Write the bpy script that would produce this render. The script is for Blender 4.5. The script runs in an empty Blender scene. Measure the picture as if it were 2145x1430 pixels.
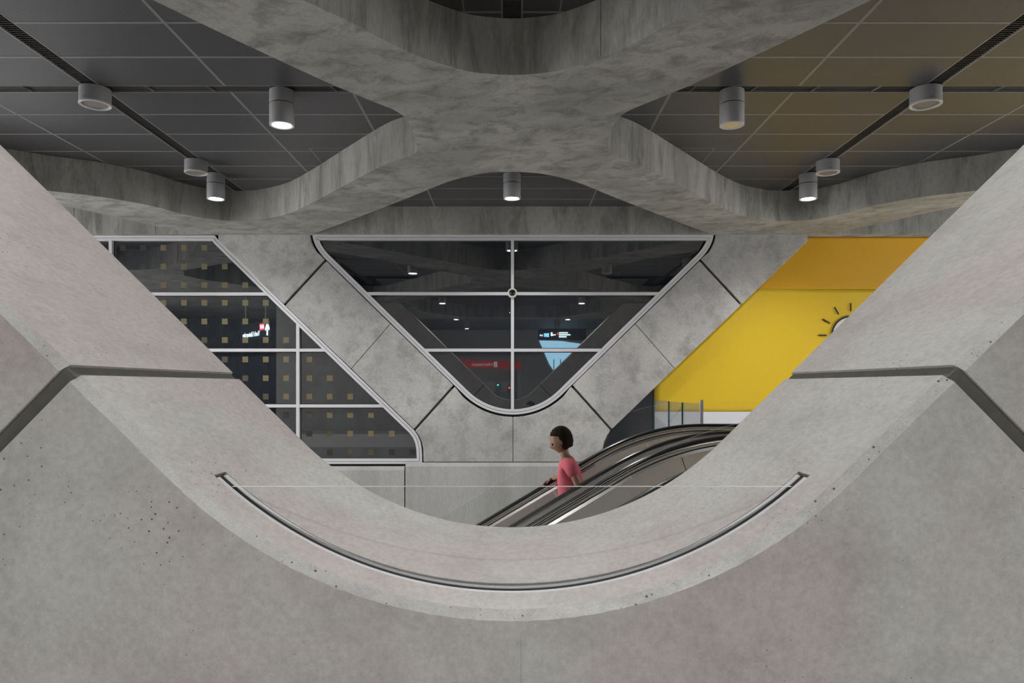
import bpy, bmesh, math, random
from mathutils import Vector, Matrix

random.seed(7)
S = bpy.context.scene
COL = S.collection

# ------------------------------------------------------------------ camera, world, exposure
F = 1550.0                 # focal length in photo pixels (2145 wide)
CX, CY = 1072.5, 808.0     # principal point of the shifted lens
EYE = 1.3
cam_d = bpy.data.cameras.new('camera')
cam = bpy.data.objects.new('camera', cam_d)
COL.objects.link(cam)
cam.location = (0, 0, EYE)
cam.rotation_euler = (math.pi / 2, 0, 0)
cam_d.sensor_width = 36.0
cam_d.lens = 36.0 * F / 2145.0
cam_d.shift_x = 0.0
cam_d.shift_y = (CY - 715.0) / 2145.0
cam_d.clip_start = 0.02
cam_d.clip_end = 200
S.camera = cam

world = bpy.data.worlds.new('station_air')
S.world = world
world.use_nodes = True
bgn = world.node_tree.nodes.get('Background')
bgn.inputs[0].default_value = (0.66, 0.655, 0.64, 1)
bgn.inputs[1].default_value = 5.0

vs = S.view_settings
vs.view_transform = 'Standard'
vs.look = 'None'
vs.gamma = 1.0
vs.use_curve_mapping = False
vs.exposure = 0.6
LAMP_W = 260.0             # one ceiling downlight

try:
    S.cycles.max_bounces = 6
    S.cycles.diffuse_bounces = 4
    S.cycles.glossy_bounces = 4
    S.cycles.use_adaptive_sampling = True
    S.cycles.adaptive_threshold = 0.07
    S.cycles.adaptive_min_samples = 16
    S.cycles.transparent_max_bounces = 12
    S.cycles.sample_clamp_indirect = 6.0
    S.cycles.caustics_reflective = False
    S.cycles.caustics_refractive = False
except Exception:
    pass

# main levels and planes (metres, z=0 is the concourse floor)
H = 2.86                   # ceiling panels above the eye
HS = 2.42                  # concrete soffit above the eye
ZC, ZS = EYE + H, EYE + HS
YW = 11.85                 # face of the far wall
LOW = -4.6                 # lower platform level


def px(x, y, Y):
    """photo pixel on the plane at depth Y -> (X, Z)"""
    return ((x - CX) * Y / F, EYE - (y - CY) * Y / F)


def soff(x, y, h=HS):
    """photo pixel on the horizontal plane h above the eye -> (X, Y)"""
    d = CY - y
    return ((x - CX) / d * h, F * h / d)


# ------------------------------------------------------------------ helpers: objects
def tag(o, label=None, cat=None, group=None, kind=None):
    if label: o['label'] = label
    if cat: o['category'] = cat
    if group: o['group'] = group
    if kind: o['kind'] = kind
    return o


def empty(name, loc=(0, 0, 0), parent=None):
    o = bpy.data.objects.new(name, None)
    o.empty_display_size = 0.2
    COL.objects.link(o)
    o.location = loc
    if parent: o.parent = parent
    return o


def mesh_obj(name, verts, faces, mats, parent=None, fm=None, smooth=False, uvs=None):
    me = bpy.data.meshes.new(name)
    me.from_pydata([tuple(v) for v in verts], [], faces)
    if not isinstance(mats, (list, tuple)): mats = [mats]
    for m in mats: me.materials.append(m)
    if fm:
        for p, i in zip(me.polygons, fm): p.material_index = i
    if smooth is True:
        for p in me.polygons: p.use_smooth = True
    if uvs:
        ul = me.uv_layers.new(name='UVMap')
        for lp in me.loops: ul.data[lp.index].uv = uvs[lp.vertex_index]
    me.validate()
    bm = bmesh.new(); bm.from_mesh(me)
    bmesh.ops.recalc_face_normals(bm, faces=bm.faces)
    bm.to_mesh(me); bm.free()
    o = bpy.data.objects.new(name, me)
    COL.objects.link(o)
    if parent: o.parent = parent
    if smooth == 'auto':
        smooth_auto(o)
    return o


def smooth_auto(o, ang=35):
    me = o.data
    for p in me.polygons: p.use_smooth = True
    bm = bmesh.new(); bm.from_mesh(me)
    for e in bm.edges:
        if len(e.link_faces) == 2:
            e.smooth = e.calc_face_angle(0) < math.radians(ang)
    bm.to_mesh(me); bm.free()


class MB:
    """collects shapes into one mesh"""
    def __init__(s): s.v = []; s.f = []; s.m = []
    def add(s, v, f, m=0):
        b = len(s.v); s.v += [tuple(a) for a in v]
        s.f += [tuple(i + b for i in q) for q in f]; s.m += [m] * len(f)
        return s
    def box(s, x0, x1, y0, y1, z0, z1, m=0):
        v = [(x0, y0, z0), (x1, y0, z0), (x1, y1, z0), (x0, y1, z0), (x0, y0, z1), (x1, y0, z1), (x1, y1, z1), (x0, y1, z1)]
        return s.add(v, [(0, 3, 2, 1), (4, 5, 6, 7), (0, 1, 5, 4), (1, 2, 6, 5), (2, 3, 7, 6), (3, 0, 4, 7)], m)
    def prism(s, poly, y0, y1, m=0, mside=None):
        """polygon in XZ between two depths"""
        n = len(poly)
        v = [(p[0], y0, p[1]) for p in poly] + [(p[0], y1, p[1]) for p in poly]
        s.add(v, [tuple(range(n)), tuple(range(2 * n - 1, n - 1, -1))], m)
        b = len(s.v) - 2 * n
        for i in range(n):
            j = (i + 1) % n
            s.f.append((b + i, b + n + i, b + n + j, b + j)); s.m.append(m if mside is None else mside)
        return s
    def flat(s, poly, z0, z1, m=0):
        """polygon in XY between two heights"""
        n = len(poly)
        v = [(p[0], p[1], z0) for p in poly] + [(p[0], p[1], z1) for p in poly]
        s.add(v, [tuple(range(n)), tuple(range(2 * n - 1, n - 1, -1))], m)
        b = len(s.v) - 2 * n
        for i in range(n):
            j = (i + 1) % n
            s.f.append((b + i, b + n + i, b + n + j, b + j)); s.m.append(m)
        return s
    def ring(s, outer, inner, y0, y1, m=0):
        """band between two equal-length closed polylines in XZ"""
        n = len(outer)
        v = [(p[0], y0, p[1]) for p in outer] + [(p[0], y0, p[1]) for p in inner] + \
            [(p[0], y1, p[1]) for p in outer] + [(p[0], y1, p[1]) for p in inner]
        f = []
        for i in range(n):
            j = (i + 1) % n
            f += [(i, j, n + j, n + i), (2 * n + i, 3 * n + i, 3 * n + j, 2 * n + j),
                  (i, 2 * n + i, 2 * n + j, j), (n + i, n + j, 3 * n + j, 3 * n + i)]
        return s.add(v, f, m)
    def lathe(s, prof, c=(0, 0, 0), n=40, m=0, axis='z'):
        """profile [(r, h)] turned about an axis through c"""
        b = []
        for r, h in prof:
            for k in range(n):
                a = 2 * math.pi * k / n
                p = (r * math.cos(a), r * math.sin(a), h) if axis == 'z' else (r * math.cos(a), h, r * math.sin(a))
                b.append((p[0] + c[0], p[1] + c[1], p[2] + c[2]))
        f = []
        for q in range(len(prof) - 1):
            for k in range(n):
                k2 = (k + 1) % n
                f.append((q * n + k, q * n + k2, (q + 1) * n + k2, (q + 1) * n + k))
        f.append(tuple(range(n))); f.append(tuple(range(len(prof) * n - 1, (len(prof) - 1) * n - 1, -1)))
        return s.add(b, f, m)
    def build(s, name, mats, parent=None, smooth=False):
        return mesh_obj(name, s.v, s.f, mats, parent, s.m, smooth)


def offset_poly(poly, d):
    """inset (d>0) a convex closed polygon given in any winding"""
    n = len(poly)
    area = sum(poly[i][0] * poly[(i + 1) % n][1] - poly[(i + 1) % n][0] * poly[i][1] for i in range(n))
    sg = 1 if area > 0 else -1
    out = []
    for i in range(n):
        p0, p1, p2 = Vector(poly[i - 1]), Vector(poly[i]), Vector(poly[(i + 1) % n])
        a = (p1 - p0).normalized(); b = (p2 - p1).normalized()
        na = Vector((-a.y, a.x)) * sg; nb = Vector((-b.y, b.x)) * sg
        m = na + nb
        m = m / max(0.25, m.dot(m) / 2.0) if m.length > 1e-6 else na
        k = m.dot(na)
        out.append(tuple(p1 + m * (d / k if abs(k) > 1e-6 else d)))
    return out


def clip_rect(poly, x0, x1, z0, z1):
    def clip(ps, inside, inter):
        out = []
        for i in range(len(ps)):
            a, b = ps[i - 1], ps[i]
            ia, ib = inside(a), inside(b)
            if ib:
                if not ia: out.append(inter(a, b))
                out.append(b)
            elif ia: out.append(inter(a, b))
        return out
    def ix(c): return lambda a, b: (c, a[1] + (b[1] - a[1]) * (c - a[0]) / (b[0] - a[0]))
    def iz(c): return lambda a, b: (a[0] + (b[0] - a[0]) * (c - a[1]) / (b[1] - a[1]), c)
    for ins, it in ((lambda p: p[0] >= x0, ix(x0)), (lambda p: p[0] <= x1, ix(x1)),
                    (lambda p: p[1] >= z0, iz(z0)), (lambda p: p[1] <= z1, iz(z1))):
        if poly: poly = clip(poly, ins, it)
    return poly


def in_poly(x, y, poly):
    r = False
    for i in range(len(poly)):
        (x1, y1), (x2, y2) = poly[i - 1], poly[i]
        if (y1 > y) != (y2 > y) and x < (x2 - x1) * (y - y1) / (y2 - y1) + x1: r = not r
    return r


def catmull(pts, k=6, closed=False):
    out = []
    n = len(pts)
    rng = range(n) if closed else range(n - 1)
    for i in rng:
        p = [pts[(i + j) % n] if closed else pts[min(max(i + j, 0), n - 1)] for j in (-1, 0, 1, 2)]
        for t in [q / k for q in range(k)]:
            t2, t3 = t * t, t * t * t
            out.append(tuple(0.5 * (2 * p[1][c] + (p[2][c] - p[0][c]) * t + (2 * p[0][c] - 5 * p[1][c] + 4 * p[2][c] - p[3][c]) * t2
                                    + (3 * p[1][c] - p[0][c] - 3 * p[2][c] + p[3][c]) * t3) for c in (0, 1)))
    if not closed: out.append(tuple(pts[-1]))
    return out


def text_obj(name, txt, size, loc, rot, mat, parent=None, depth=0.002, align='LEFT'):
    cu = bpy.data.curves.new(name, 'FONT')
    cu.body = txt; cu.size = size; cu.extrude = depth; cu.align_x = align
    tmp = bpy.data.objects.new(name, cu); COL.objects.link(tmp)
    dg = bpy.context.evaluated_depsgraph_get()
    me = bpy.data.meshes.new_from_object(tmp.evaluated_get(dg))
    COL.objects.unlink(tmp); bpy.data.objects.remove(tmp)
    me.materials.clear(); me.materials.append(mat)
    o = bpy.data.objects.new(name, me); COL.objects.link(o)
    o.location = loc; o.rotation_euler = rot
    if parent: o.parent = parent
    return o


# ------------------------------------------------------------------ helpers: materials
def new_mat(name):
    m = bpy.data.materials.new(name); m.use_nodes = True
    nt = m.node_tree
    return m, nt, nt.nodes['Principled BSDF']


def N(nt, t, **kw):
    n = nt.nodes.new(t)
    for k, v in kw.items(): setattr(n, k, v)
    return n


def setin(node, **kw):
    for k, v in kw.items(): node.inputs[k.replace('_', ' ')].default_value = v


def plain(name, col, rough=0.5, metal=0.0, spec=0.5, noise=0.06, scale=20.0):
    m, nt, b = new_mat(name)
    L = nt.links
    tc = N(nt, 'ShaderNodeTexCoord'); nz = N(nt, 'ShaderNodeTexNoise')
    nz.inputs['Scale'].default_value = scale; nz.inputs['Detail'].default_value = 4
    L.new(tc.outputs['Object'], nz.inputs['Vector'])
    mx = N(nt, 'ShaderNodeMix', data_type='RGBA')
    mx.inputs[6].default_value = tuple(c * (1 - noise) for c in col) + (1,)
    mx.inputs[7].default_value = tuple(min(1, c * (1 + noise)) for c in col) + (1,)
    L.new(nz.outputs['Fac'], mx.inputs[0]); L.new(mx.outputs[2], b.inputs['Base Color'])
    b.inputs['Roughness'].default_value = rough; b.inputs['Metallic'].default_value = metal
    b.inputs['Specular IOR Level'].default_value = spec
    return m


def glow(name, col, strength):
    m, nt, b = new_mat(name)
    b.inputs['Base Color'].default_value = tuple(col) + (1,)
    b.inputs['Emission Color'].default_value = tuple(col) + (1,)
    b.inputs['Emission Strength'].default_value = strength
    m.cycles.emission_sampling = 'NONE'
    return m


def concrete(name, base, alt, dark, big=1.2, streak=(1, 1, 1), pits=1.0, pit_scale=55.0, patch=0.5, bump=0.25, rough=0.75, swirl=0.0, rot=(0, 0, 0)):
    """cast concrete: broad tone clouds, grain along one direction, dark blotches and bug holes"""
    m, nt, b = new_mat(name); L = nt.links
    tc = N(nt, 'ShaderNodeTexCoord')
    mp0 = N(nt, 'ShaderNodeMapping'); mp0.inputs['Rotation'].default_value = rot
    L.new(tc.outputs['Object'], mp0.inputs['Vector'])
    mp = N(nt, 'ShaderNodeMapping'); mp.inputs['Scale'].default_value = streak
    L.new(mp0.outputs[0], mp.inputs['Vector'])
    def noise(scale, detail=6, rough_=0.6, dist=0.0, src=None):
        n = N(nt, 'ShaderNodeTexNoise')
        setin(n, Scale=scale, Detail=detail, Roughness=rough_, Distortion=dist)
        L.new((src or mp).outputs[0], n.inputs['Vector'])
        return n
    def ramp(src, a, c, ca=(0, 0, 0, 1), cb=(1, 1, 1, 1)):
        r = N(nt, 'ShaderNodeValToRGB')
        r.color_ramp.elements[0].position = a; r.color_ramp.elements[1].position = c
        r.color_ramp.elements[0].color = ca; r.color_ramp.elements[1].color = cb
        L.new(src, r.inputs[0]); return r
    def mix(fac, a, c, mode='MIX', f=None):
        x = N(nt, 'ShaderNodeMix', data_type='RGBA', blend_type=mode)
        if fac is not None: L.new(fac, x.inputs[0])
        else: x.inputs[0].default_value = f
        for s, i in ((a, 6), (c, 7)):
            if isinstance(s, tuple): x.inputs[i].default_value = s if len(s) == 4 else s + (1,)
            else: L.new(s, x.inputs[i])
        return x.outputs[2]
    big_n = noise(big, 3, 0.55, swirl)
    r1 = ramp(big_n.outputs['Fac'], 0.40, 0.60)
    c = mix(r1.outputs[0], base, alt)
    mid = noise(big * 3.7, 4, 0.70, swirl * 1.5)
    r2 = ramp(mid.outputs['Fac'], 0.46, 0.70)
    mm = N(nt, 'ShaderNodeMath', operation='MULTIPLY'); mm.inputs[1].default_value = patch
    L.new(r2.outputs[0], mm.inputs[0])
    c = mix(mm.outputs[0], c, dark)
    fine = noise(big * 45, 2, 0.7)
    r3 = ramp(fine.outputs['Fac'], 0.25, 0.75, (0.86, 0.86, 0.86, 1), (1.1, 1.1, 1.1, 1))
    c = mix(None, c, r3.outputs[0], 'MULTIPLY', 1.0)
    if pits > 0:        # bug holes
        vo = N(nt, 'ShaderNodeTexVoronoi'); vo.inputs['Scale'].default_value = pit_scale
        L.new(mp0.outputs[0], vo.inputs['Vector'])
        gate = noise(big * 2.2, 1, 0.7, 0, mp0)
        g = ramp(gate.outputs['Fac'], 0.36, 0.80)
        th = N(nt, 'ShaderNodeMath', operation='MULTIPLY'); th.inputs[1].default_value = 0.20 * pits
        L.new(g.outputs[0], th.inputs[0])
        sub = N(nt, 'ShaderNodeMath', operation='SUBTRACT')
        L.new(th.outputs[0], sub.inputs[0]); L.new(vo.outputs['Distance'], sub.inputs[1])
        pm = N(nt, 'ShaderNodeMath', operation='MULTIPLY'); pm.inputs[1].default_value = 14.0; pm.use_clamp = True
        L.new(sub.outputs[0], pm.inputs[0])
        c = mix(pm.outputs[0], c, tuple(v * 0.35 for v in dark))
    L.new(c, b.inputs['Base Color'])
    b.inputs['Roughness'].default_value = rough
    b.inputs['Specular IOR Level'].default_value = 0.3
    if bump > 0:
        bp = N(nt, 'ShaderNodeBump'); bp.inputs['Strength'].default_value = bump; bp.inputs['Distance'].default_value = 0.01
        L.new(fine.outputs['Fac'], bp.inputs['Height']); L.new(bp.outputs[0], b.inputs['Normal'])
    return m


def steel(name, col=(0.86, 0.83, 0.80), rough=0.26, aniso=0.6):
    m, nt, b = new_mat(name); L = nt.links
    uv = N(nt, 'ShaderNodeUVMap', uv_map='UVMap')
    mp = N(nt, 'ShaderNodeMapping'); mp.inputs['Scale'].default_value = (0.8, 30, 1)
    L.new(uv.outputs[0], mp.inputs['Vector'])
    nz = N(nt, 'ShaderNodeTexNoise'); setin(nz, Scale=3.0, Detail=5, Roughness=0.7)
    L.new(mp.outputs[0], nz.inputs['Vector'])
    r = N(nt, 'ShaderNodeMapRange'); setin(r, To_Min=rough * 0.9, To_Max=rough * 1.12)
    L.new(nz.outputs['Fac'], r.inputs[0]); L.new(r.outputs[0], b.inputs['Roughness'])
    b.inputs['Base Color'].default_value = tuple(col) + (1,)
    b.inputs['Metallic'].default_value = 0.92
    b.inputs['Anisotropic'].default_value = aniso
    tg = N(nt, 'ShaderNodeTangent', direction_type='UV_MAP', uv_map='UVMap')
    L.new(tg.outputs[0], b.inputs['Tangent'])
    return m


def clear_glass(name, tint=(0.93, 0.965, 0.955), ior=1.45):
    m, nt, b = new_mat(name); L = nt.links
    nt.nodes.remove(b)
    out = nt.nodes['Material Output']
    t = N(nt, 'ShaderNodeBsdfTransparent'); t.inputs[0].default_value = tuple(tint) + (1,)
    g = N(nt, 'ShaderNodeBsdfGlossy'); g.inputs['Roughness'].default_value = 0.01
    fr = N(nt, 'ShaderNodeFresnel'); fr.inputs[0].default_value = ior
    nz = N(nt, 'ShaderNodeTexNoise'); nz.inputs['Scale'].default_value = 2.0
    mr = N(nt, 'ShaderNodeMath', operation='MULTIPLY'); mr.inputs[1].default_value = 0.4
    L.new(fr.outputs[0], mr.inputs[0])
    mx = N(nt, 'ShaderNodeMixShader')
    L.new(mr.outputs[0], mx.inputs[0]); L.new(t.outputs[0], mx.inputs[1]); L.new(g.outputs[0], mx.inputs[2])
    L.new(mx.outputs[0], out.inputs[0])
    return m


def perforated(name, col, hole, pitch=0.014):
    m, nt, b = new_mat(name); L = nt.links
    tc = N(nt, 'ShaderNodeTexCoord')
    mp = N(nt, 'ShaderNodeMapping'); mp.inputs['Rotation'].default_value = (0, 0, math.radians(45))
    L.new(tc.outputs['Object'], mp.inputs['Vector'])
    v = N(nt, 'ShaderNodeTexVoronoi', voronoi_dimensions='2D'); setin(v, Scale=1 / pitch, Randomness=0.0)
    L.new(mp.outputs[0], v.inputs['Vector'])
    lt = N(nt, 'ShaderNodeMath', operation='LESS_THAN'); lt.inputs[1].default_value = 0.30
    L.new(v.outputs['Distance'], lt.inputs[0])
    mx = N(nt, 'ShaderNodeMix', data_type='RGBA')
    mx.inputs[6].default_value = tuple(col) + (1,); mx.inputs[7].default_value = tuple(hole) + (1,)
    L.new(lt.outputs[0], mx.inputs[0]); L.new(mx.outputs[2], b.inputs['Base Color'])
    b.inputs['Roughness'].default_value = 0.36
    b.inputs['Specular IOR Level'].default_value = 0.42
    return m


RY = math.radians
M = {}
M['con_near'] = concrete('concrete_pale', (0.475, 0.478, 0.455), (0.455, 0.415, 0.402), (0.27, 0.255, 0.245), big=1.9, streak=(1, 0.45, 1), pits=1.05, pit_scale=70, patch=0.36, bump=0)
M['con_edge'] = concrete('concrete_edge', (0.46, 0.458, 0.445), (0.39, 0.385, 0.375), (0.26, 0.25, 0.245), big=5.0, pits=1.6, pit_scale=75, patch=0.50, bump=0.12)
M['con_wall'] = concrete('concrete_wall', (0.46, 0.455, 0.445), (0.37, 0.365, 0.36), (0.19, 0.187, 0.183), big=0.8, pits=1.0, pit_scale=26, patch=0.62, bump=0)
M['con_base'] = concrete('concrete_base', (0.40, 0.395, 0.385), (0.34, 0.335, 0.325), (0.24, 0.235, 0.225), big=0.8, streak=(2.2, 2.2, 0.35), pits=0, patch=0.22, bump=0)
M['con_beam'] = concrete('concrete_beam', (0.37, 0.363, 0.342), (0.28, 0.273, 0.26), (0.13, 0.125, 0.116), big=0.9, streak=(1.1, 1.5, 0.32), pits=0, patch=0.78, bump=0, swirl=0.35, rot=(0, 0, math.radians(20)))
M['joint'] = plain('joint_mortar', (0.105, 0.101, 0.093), 0.85, noise=0.25, scale=30)
M['seam'] = plain('form_seam', (0.30, 0.295, 0.28), 0.8, noise=0.3, scale=12)
M['joint_far'] = plain('joint_shadow', (0.10, 0.098, 0.092), 0.85, noise=0.2)
M['black'] = plain('black_rubber', (0.012, 0.012, 0.013), 0.45)
M['void'] = plain('dark_gap', (0.010, 0.010, 0.011), 0.8)
M['alu'] = plain('frame_aluminium', (0.66, 0.66, 0.69), 0.40, 0.25, noise=0.03)
M['chan'] = plain('channel_steel', (0.90, 0.90, 0.92), 0.33, 0.45, noise=0.05)
M['pan'] = perforated('ceiling_mesh', (0.080, 0.078, 0.083), (0.012, 0.012, 0.013))
M['panedge'] = plain('ceiling_panel_edge', (0.24, 0.24, 0.245), 0.40, noise=0.04)
M['slot'] = plain('slot_black', (0.012, 0.0115, 0.0115), 0.7)
M['slat'] = plain('slot_slat', (0.055, 0.052, 0.05), 0.5)
M['lampgrey'] = plain('lamp_paint', (0.33, 0.33, 0.345), 0.45, noise=0.03)
M['lamprim'] = plain('lamp_rim', (0.50, 0.50, 0.52), 0.35, noise=0.02)
M['lampoff'] = plain('lamp_lens_off', (0.62, 0.50, 0.30), 0.35)
M['speaker'] = plain('speaker_face', (0.19, 0.165, 0.145), 0.6)
M['lampon'] = glow('lamp_lens_lit', (0.95, 0.97, 1.0), 28.0)
M['glassedge'] = plain('glass_edge', (0.62, 0.64, 0.63), 0.12, noise=0.05)
M['tealedge'] = plain('glass_edge_teal', (0.01, 0.11, 0.13), 0.15, noise=0.05)
M['glass'] = clear_glass('clear_glass', (0.985, 0.99, 0.988), 1.3)
M['glass2'] = clear_glass('guard_glass', (0.978, 0.985, 0.984), 1.35)
M['glass3'] = clear_glass('landing_glass', (0.90, 0.915, 0.92), 1.45)
M['steel'] = steel('brushed_steel')
M['steelcap'] = steel('brushed_steel_cap', (0.78, 0.76, 0.74), 0.20, 0.4)
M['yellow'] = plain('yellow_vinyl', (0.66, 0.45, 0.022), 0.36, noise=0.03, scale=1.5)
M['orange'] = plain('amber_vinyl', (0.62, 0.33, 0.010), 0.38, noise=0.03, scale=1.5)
M['white'] = plain('white_vinyl', (0.66, 0.66, 0.72), 0.4, noise=0.02)
M['ink'] = plain('black_ink', (0.010, 0.009, 0.012), 0.5)
M['sunfill'] = plain('sun_fill', (0.62, 0.62, 0.55), 0.45)


def dark_glass(name, col=(0.018, 0.022, 0.028), ior=2.45):
    m, nt, b = new_mat(name); L = nt.links
    tc = N(nt, 'ShaderNodeTexCoord'); nz = N(nt, 'ShaderNodeTexNoise'); setin(nz, Scale=0.8, Detail=2)
    L.new(tc.outputs['Object'], nz.inputs['Vector'])
    mx = N(nt, 'ShaderNodeMix', data_type='RGBA')
    mx.inputs[6].default_value = tuple(c * 0.85 for c in col) + (1,); mx.inputs[7].default_value = tuple(c * 1.2 for c in col) + (1,)
    L.new(nz.outputs['Fac'], mx.inputs[0]); L.new(mx.outputs[2], b.inputs['Base Color'])
    b.inputs['Roughness'].default_value = 0.015
    b.inputs['IOR'].default_value = ior
    return m


M['dglass'] = dark_glass('tinted_glass')
M['dpanel'] = dark_glass('slate_panel', (0.030, 0.034, 0.042), 1.5)
M['dpanel'].node_tree.nodes['Principled BSDF'].inputs['Roughness'].default_value = 0.15
M['gold'] = plain('gold_film', (0.155, 0.132, 0.075), 0.40, noise=0.08, scale=60)
M['gold_dim'] = plain('bronze_film', (0.075, 0.066, 0.045), 0.40, noise=0.08, scale=60)  # gold squares with weaker reflection, painted in as a dimmer colour
M['slate_film'] = plain('dark_film', (0.022, 0.022, 0.022), 0.5, noise=0.08, scale=60)  # darkest gold squares, their lost reflection painted into the colour

# ------------------------------------------------------------------ floors, side and rear walls
def struct(name, label, cat):
    return tag(empty(name), label, cat, kind='structure')


fl = MB()
fl.flat([(-12, -14), (12, -14), (12, 12.4), (1.95, 12.4), (1.95, 3.9), (-12, 3.9)], -0.35, 0.0)
o = fl.build('floor', plain('terrazzo', (0.60, 0.59, 0.57), 0.35, noise=0.15, scale=40))
tag(o, 'grey terrazzo concourse floor around the escalator well', 'floor', kind='structure')
o = MB().box(-12, 12, 3.0, 12.6, LOW - 0.3, LOW).build('floor_lower', plain('platform_floor', (0.60, 0.59, 0.57), 0.5, noise=0.15, scale=30))
tag(o, 'grey lower level floor at the foot of the escalators', 'floor', kind='structure')
for nm, x0, x1, lb in (('wall_left', -12.3, -12, 'concrete wall on the left with a tall daylight opening'), ('wall_right', 12, 12.3, 'concrete wall on the right with a tall daylight opening')):
    sw = MB().box(x0, x1, -14, 3.2, -0.35, ZC)
    sw = sw.box(x0, x1, 3.2, 11.5, LOW, LOW + 1.0).box(x0, x1, 11.5, 12.6, LOW, ZC).box(x0, x1, 3.2, 11.5, ZS, ZC)  # out-of-view gap added in each side wall so world light fills the hall
    tag(sw.build(nm, M['con_wall']), lb, 'wall', kind='structure')
o = MB().box(-12.3, 12.3, -14.3, -14, -0.35, ZC).build('wall_rear', plain('rear_render', (0.52, 0.51, 0.50), 0.7, noise=0.08, scale=3))
tag(o, 'pale rear wall of the concourse, seen only mirrored in the dark glass', 'wall', kind='structure')
o = MB().box(-12, 12, 3.55, 3.9, LOW, -0.35).build('wall_well', M['con_base'])
tag(o, 'concrete side of the escalator well below the concourse', 'wall', kind='structure')

# ------------------------------------------------------------------ near wall with the rounded V opening
YF, YB = 1.383, 2.19
R_ARC, Z_SILL = 0.879, 0.883
ZCEN = Z_SILL + R_ARC
TH = math.atan(0.98)
Z_LO, Z_UP = 1.3200, 1.3395
CH = 0.017


def vline(z):       # half width of the straight flank at height z
    xt, zt = R_ARC * math.sin(TH), ZCEN - R_ARC * math.cos(TH)
    return xt + (z - zt) / 0.98


SLOT_A = math.acos((ZCEN - 1.118) / R_ARC)
Y_S0, Y_S1 = 1.492, 1.553
wall_front = struct('wall_front', 'near concrete wall with a broad rounded V opening', 'wall')


def flank_pts(side, z0, z1, n):
    nx, nz = side * math.sin(TH), -math.cos(TH)
    return [((side * vline(z0 + (z1 - z0) * i / n), z0 + (z1 - z0) * i / n), (nx, nz), False) for i in range(n + 1)]


def arc_pts(a0, a1, n):
    out = []
    for i in range(n + 1):
        a = a0 + (a1 - a0) * i / n
        out.append(((R_ARC * math.sin(a), ZCEN - R_ARC * math.cos(a)), (math.sin(a), -math.cos(a)), abs(a) <= SLOT_A + 1e-6))
    return out


def wob(i, amp=0.0012):
    return amp * math.sin(i * 1.7) * math.sin(i * 0.37 + 1.0)


def block(name, pts, outer, slot=True):
    """pts: edge points (p, normal into concrete, in slot) ; outer: matching points of the far boundary"""
    rings = [(YF - CH, CH), (YF, 0.0), (Y_S0, 0.0), (Y_S0, 0.055), (Y_S1, 0.055), (Y_S1, 0.0), (YB - 0.006, 0.0), (YB, 0.006)]
    n = len(pts); v = []; f = []; fm = []
    for r, (y, off) in enumerate(rings):
        for i, (p, nn, ins) in enumerate(pts):
            o_ = off
            if r in (3, 4) and not ins: o_ = 0.0
            if r == 0: o_ = off + wob(i, 0.0007)
            v.append((p[0] + nn[0] * o_, y, p[1] + nn[1] * o_))
    nr = len(rings)
    for r in range(nr - 1):
        for i in range(n - 1):
            a = r * n + i
            f.append((a, a + 1, a + n + 1, a + n)); fm.append(1 if r == 0 else 0)
    b0 = len(v)
    for q in outer: v.append((q[0], YF - CH, q[1]))
    for q in outer: v.append((q[0], YB, q[1]))
    last = (nr - 1) * n
    for i in range(n - 1):
        f.append((i, b0 + i, b0 + i + 1, i + 1)); fm.append(0)
        f.append((last + i, last + i + 1, b0 + n + i + 1, b0 + n + i)); fm.append(0)
        f.append((b0 + i, b0 + n + i, b0 + n + i + 1, b0 + i + 1)); fm.append(0)
    for e in (0, n - 1):
        f.append(tuple([r * n + e for r in range(nr)] + [b0 + n + e, b0 + e])); fm.append(0)
    o = mesh_obj(name, v, f, [M['con_near'], M['con_edge']], wall_front, fm)
    smooth_auto(o, 20)
    return o


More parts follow.
